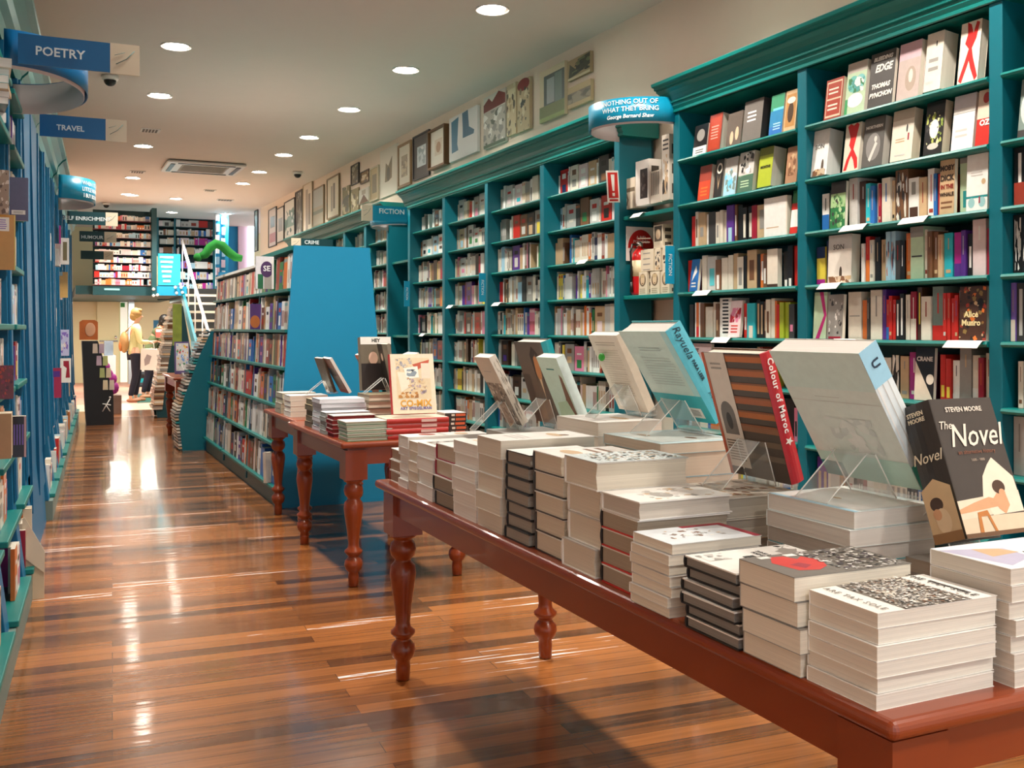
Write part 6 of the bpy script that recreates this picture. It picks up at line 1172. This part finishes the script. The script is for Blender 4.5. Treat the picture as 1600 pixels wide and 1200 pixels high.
# ---------------------------------------------------------------- people
def skin(name, verts, edges, m, parent, sub=2, root=0):
    me = bpy.data.meshes.new(name); me.from_pydata([v[:3] for v in verts], edges, []); o = bpy.data.objects.new(name, me); C.objects.link(o)
    if parent: o.parent = parent
    o.modifiers.new('skin', 'SKIN'); s_ = o.modifiers.new('sub', 'SUBSURF'); s_.levels = sub; s_.render_levels = sub
    for i, v in enumerate(verts):
        sv = me.skin_vertices[0].data[i]; r = v[3]; sv.radius = (r, r) if not isinstance(r, tuple) else r; sv.use_root = (i == root)
    me.materials.append(m)
    dg = bpy.context.evaluated_depsgraph_get(); dg.update(); m2 = bpy.data.meshes.new_from_object(o.evaluated_get(dg)); o.modifiers.clear(); o.data = m2
    for p in m2.polygons: p.use_smooth = True
    return o
M_SKIN = mat('skin', 'd9a98c', .55)
def person(X, Y, yaw, label, hair, top, legs, shoe, lean=0.0, arms=None, sc=1.0, face=True):
    """standing figure facing local +x, y to its left"""
    t = empty('person', (X, Y, .003), (0, 0, yaw)); tag(t, label, 'person'); t.scale = (sc,) * 3
    L = lean
    def tp(x, y, z):   # lean the torso forward about the hips
        if z > .95: x2, z2 = x, z - .95; return (x2 * math.cos(L) + z2 * math.sin(L), y, .95 + z2 * math.cos(L) - x2 * math.sin(L))
        return (x, y, z)
    arms = arms or {}
    la = arms.get('l', [(.02, .19, 1.38), (.06, .22, 1.12), (.28, .16, 1.10), (.33, .15, 1.11)])
    ra = arms.get('r', [(.02, -.19, 1.38), (.06, -.22, 1.12), (.27, -.16, 1.12), (.32, -.14, 1.13)])
    la = [tp(*p) for p in la]; ra = [tp(*p) for p in ra]
    V = [(*tp(0, 0, .95), (.115, .105)), (*tp(0, 0, 1.1), (.095, .085)), (*tp(0, 0, 1.28), (.125, .1)), (*tp(0, 0, 1.4), (.1, .085)), (*tp(.01, 0, 1.47), .05), (*tp(.02, 0, 1.52), .048), (*tp(.03, 0, 1.57), (.066, .078)), (*tp(.03, 0, 1.64), (.075, .09)), (*tp(.025, 0, 1.69), (.055, .06))]
    E = [(0, 1), (1, 2), (2, 3), (3, 4), (4, 5), (5, 6), (6, 7), (7, 8)]
    def chain(pts, rad, root):
        prev = root
        for p, r in zip(pts, rad):
            V.append((*p, r)); E.append((prev, len(V) - 1)); prev = len(V) - 1
        return prev
    for s, A in ((1, la), (-1, ra)):
        e = chain(A, (.05, .04, .027, .024), 3)
        hx = Vector(A[3]) - Vector(A[2]); hx.normalize()
        pal = tuple(Vector(A[3]) + hx * .05); V.append((*pal, (.026, .016))); E.append((e, len(V) - 1)); pm = len(V) - 1
        side = hx.cross(Vector((0, 0, 1))).normalized()
        for k, ln in enumerate((.06, .07, .066, .05)):
            b_ = Vector(pal) + side * (k - 1.5) * .017; d_ = (hx + Vector((0, 0, -.35))).normalized()
            f1 = b_ + hx * .02; f2 = f1 + d_ * ln * .5; f3 = f2 + (d_ + Vector((0, 0, -.5))).normalized() * ln * .5
            chain([tuple(f1), tuple(f2), tuple(f3)], (.009, .0085, .007), pm)
        b_ = Vector(A[3]) + side * s * .028; chain([tuple(b_ + hx * .02), tuple(b_ + hx * .05 + side * s * .015)], (.011, .008), e)
    for s, kx, fx in ((1, .05, .0), (-1, -.01, -.1)):
        chain([(0, s * .095, .86), (kx * .6, s * .09, .68), (kx, s * .09, .48), (kx * .4 + fx * .5, s * .09, .3), (fx, s * .09, .08), (fx + .03, s * .09, .045), (fx + .14, s * .1, .03)], (.088, .076, .055, .052, .036, .035, .028), 0)
    skin('body', V, E, M_SKIN, t)
    # clothes follow the same bones
    V2 = [(*tp(0, 0, .84), (.15, .14)), (*tp(0, 0, .97), (.15, .135)), (*tp(0, 0, 1.1), (.125, .115)), (*tp(0, 0, 1.28), (.145, .118)), (*tp(0, 0, 1.4), (.115, .098)), (*tp(.005, 0, 1.45), .062)]
    E2 = [(0, 1), (1, 2), (2, 3), (3, 4), (4, 5)]
    for A in (la, ra):
        i = len(V2); V2.extend([(*A[0], .066), (*A[1], .056), (*(tuple(Vector(A[1]) * .15 + Vector(A[2]) * .85)), .043)]); E2 += [(4, i), (i, i + 1), (i + 1, i + 2)]
    skin('top', V2, E2, top, t)
    V3 = [(0, 0, .98, (.15, .135))]; E3 = []
    for s, kx, fx in ((1, .05, .0), (-1, -.01, -.1)):
        prev = 0
        for p, r in zip([(0, s * .095, .86), (kx * .6, s * .09, .68), (kx, s * .09, .48), (kx * .4 + fx * .5, s * .09, .3), (fx, s * .09, .1)], (.102, .09, .067, .062, .052)):
            V3.append((*p, r)); E3.append((prev, len(V3) - 1)); prev = len(V3) - 1
    skin('trousers', V3, E3, legs, t)
    for s, fx in ((1, .0), (-1, -.1)):
        q = MB(); q.ball((fx + .06, s * .095, .035), (.13, .05, .042), 16); q.build('shoe', shoe, t)
    hc = tp(.005, 0, 1.655)
    q = MB(); q.ball(hc, (.105, .1, .112), 20); q.ball((hc[0] - .045, hc[1], hc[2] - .05), (.07, .088, .09), 16); q.ball((hc[0] + .055, hc[1], hc[2] + .06), (.055, .08, .04), 12); q.build('hair', hair, t)
    q = MB(); n_ = tp(.115, 0, 1.595); q.ball(n_, (.018, .012, .018), 8)
    q.build('nose', M_SKIN, t)
    q = MB()
    for s in (1, -1): e_ = tp(.098, s * .032, 1.62); q.ball(e_, (.008, .012, .007), 8)
    q.build('eyes', M_DARK, t)
    m_ = tp(.1, 0, 1.555); q = MB(); q.ball(m_, (.008, .022, .006), 8); q.build('mouth', mat('lips', 'a85c54', .5), t)
    return t
wx, wy = PZ(212, 628, 0)
wm = person(wx, wy, 0, 'person with short blonde hair, cream top and dark trousers, reading', mat('blonde_hair', 'b08c54', .6, noise=.3), mat('cream_top', 'd9d49c', .8), mat('navy_trousers', '14152a', .8), mat('brown_shoe', 'b07c5c', .5))
# held book, bag, backpack
red = book(.13, .19, .02, cover='brick red', loc=(wx + .34, wy - .2, 1.2), rot=(PI / 2 - .5, 0, .1), label='red book held open by the reading shopper', front=[('r', .1, .6, .9, .9, 'cream')])
t = empty('tote_bag', (wx + .22, wy - .25, .6)); tag(t, 'white paper carrier bag hanging from the reader\'s arm', 'bag')
q = MB(); q.prism([(-.15, 0), (.15, 0), (.165, .4), (-.165, .4)], 'y', 0, .1); q.build('bag_body', mat('bag_white', 'e6dcd6', .7), t, rot=(0, .05, 0), bev=.008)
q = MB(); q.tube([(-.09, .03, .4), (-.08, .04, .5), (0, .06, .54), (.08, .04, .5), (.09, .03, .4)], .006, 8); q.build('handles', mat('bag_white', 'e6dcd6'), t)
q = MB(); q.prism([(-.08, .08), (.0, .12), (.04, .26), (-.04, .3), (-.09, .2)], 'y', -.002, -.0002); q.build('grey_print', mat('bag_print', '9c8c8c', .6), t)
t = empty('backpack', (wx - .2, wy, 1.0)); tag(t, 'small tan backpack on the reading shopper\'s back', 'bag')
q = MB(); q.ball((0, 0, .12), (.085, .14, .2), 18); q.build('pack', mat('pack_tan', 'b88c58', .7), t)
q = MB(); q.ball((-.06, 0, .05), (.04, .1, .1), 14); q.build('pocket', mat('pack_orange', 'c07438', .7), t)
q = MB(); q.tube([(.02, .1, .3), (.12, .12, .42), (.3, .12, .36), (.33, .13, .2), (.22, .14, .02), (.03, .11, 0)], .012, 8); q.build('strap', mat('pack_tan', 'b88c58'), t)
person(wx + .3, wy + 1.0, 0, 'dark-haired person bending behind the blonde reader, reaching to the shelf', mat('black_hair', '16120f', .5), mat('green_top', '5c6c48', .8), mat('navy_trousers', '14152a'), mat('brown_shoe', 'b07c5c'), lean=.45, sc=.98, arms={'r': [(.02, -.19, 1.38), (.16, -.22, 1.2), (.42, -.2, 1.18), (.48, -.2, 1.17)]})

# ---------------------------------------------------------------- lettering becomes plain meshes
dg = bpy.context.evaluated_depsgraph_get(); dg.update()
for o in [o for o in C.objects if o.type == 'FONT']:
    me = bpy.data.meshes.new_from_object(o.evaluated_get(dg)); n = bpy.data.objects.new(o.name, me); C.objects.link(n)
    nm = o.name.split('.')[0]; par = o.parent; ml = o.matrix_local.copy(); cu = o.data; bpy.data.objects.remove(o); n.name = nm
    if par: n.parent = par
    n.matrix_local = ml
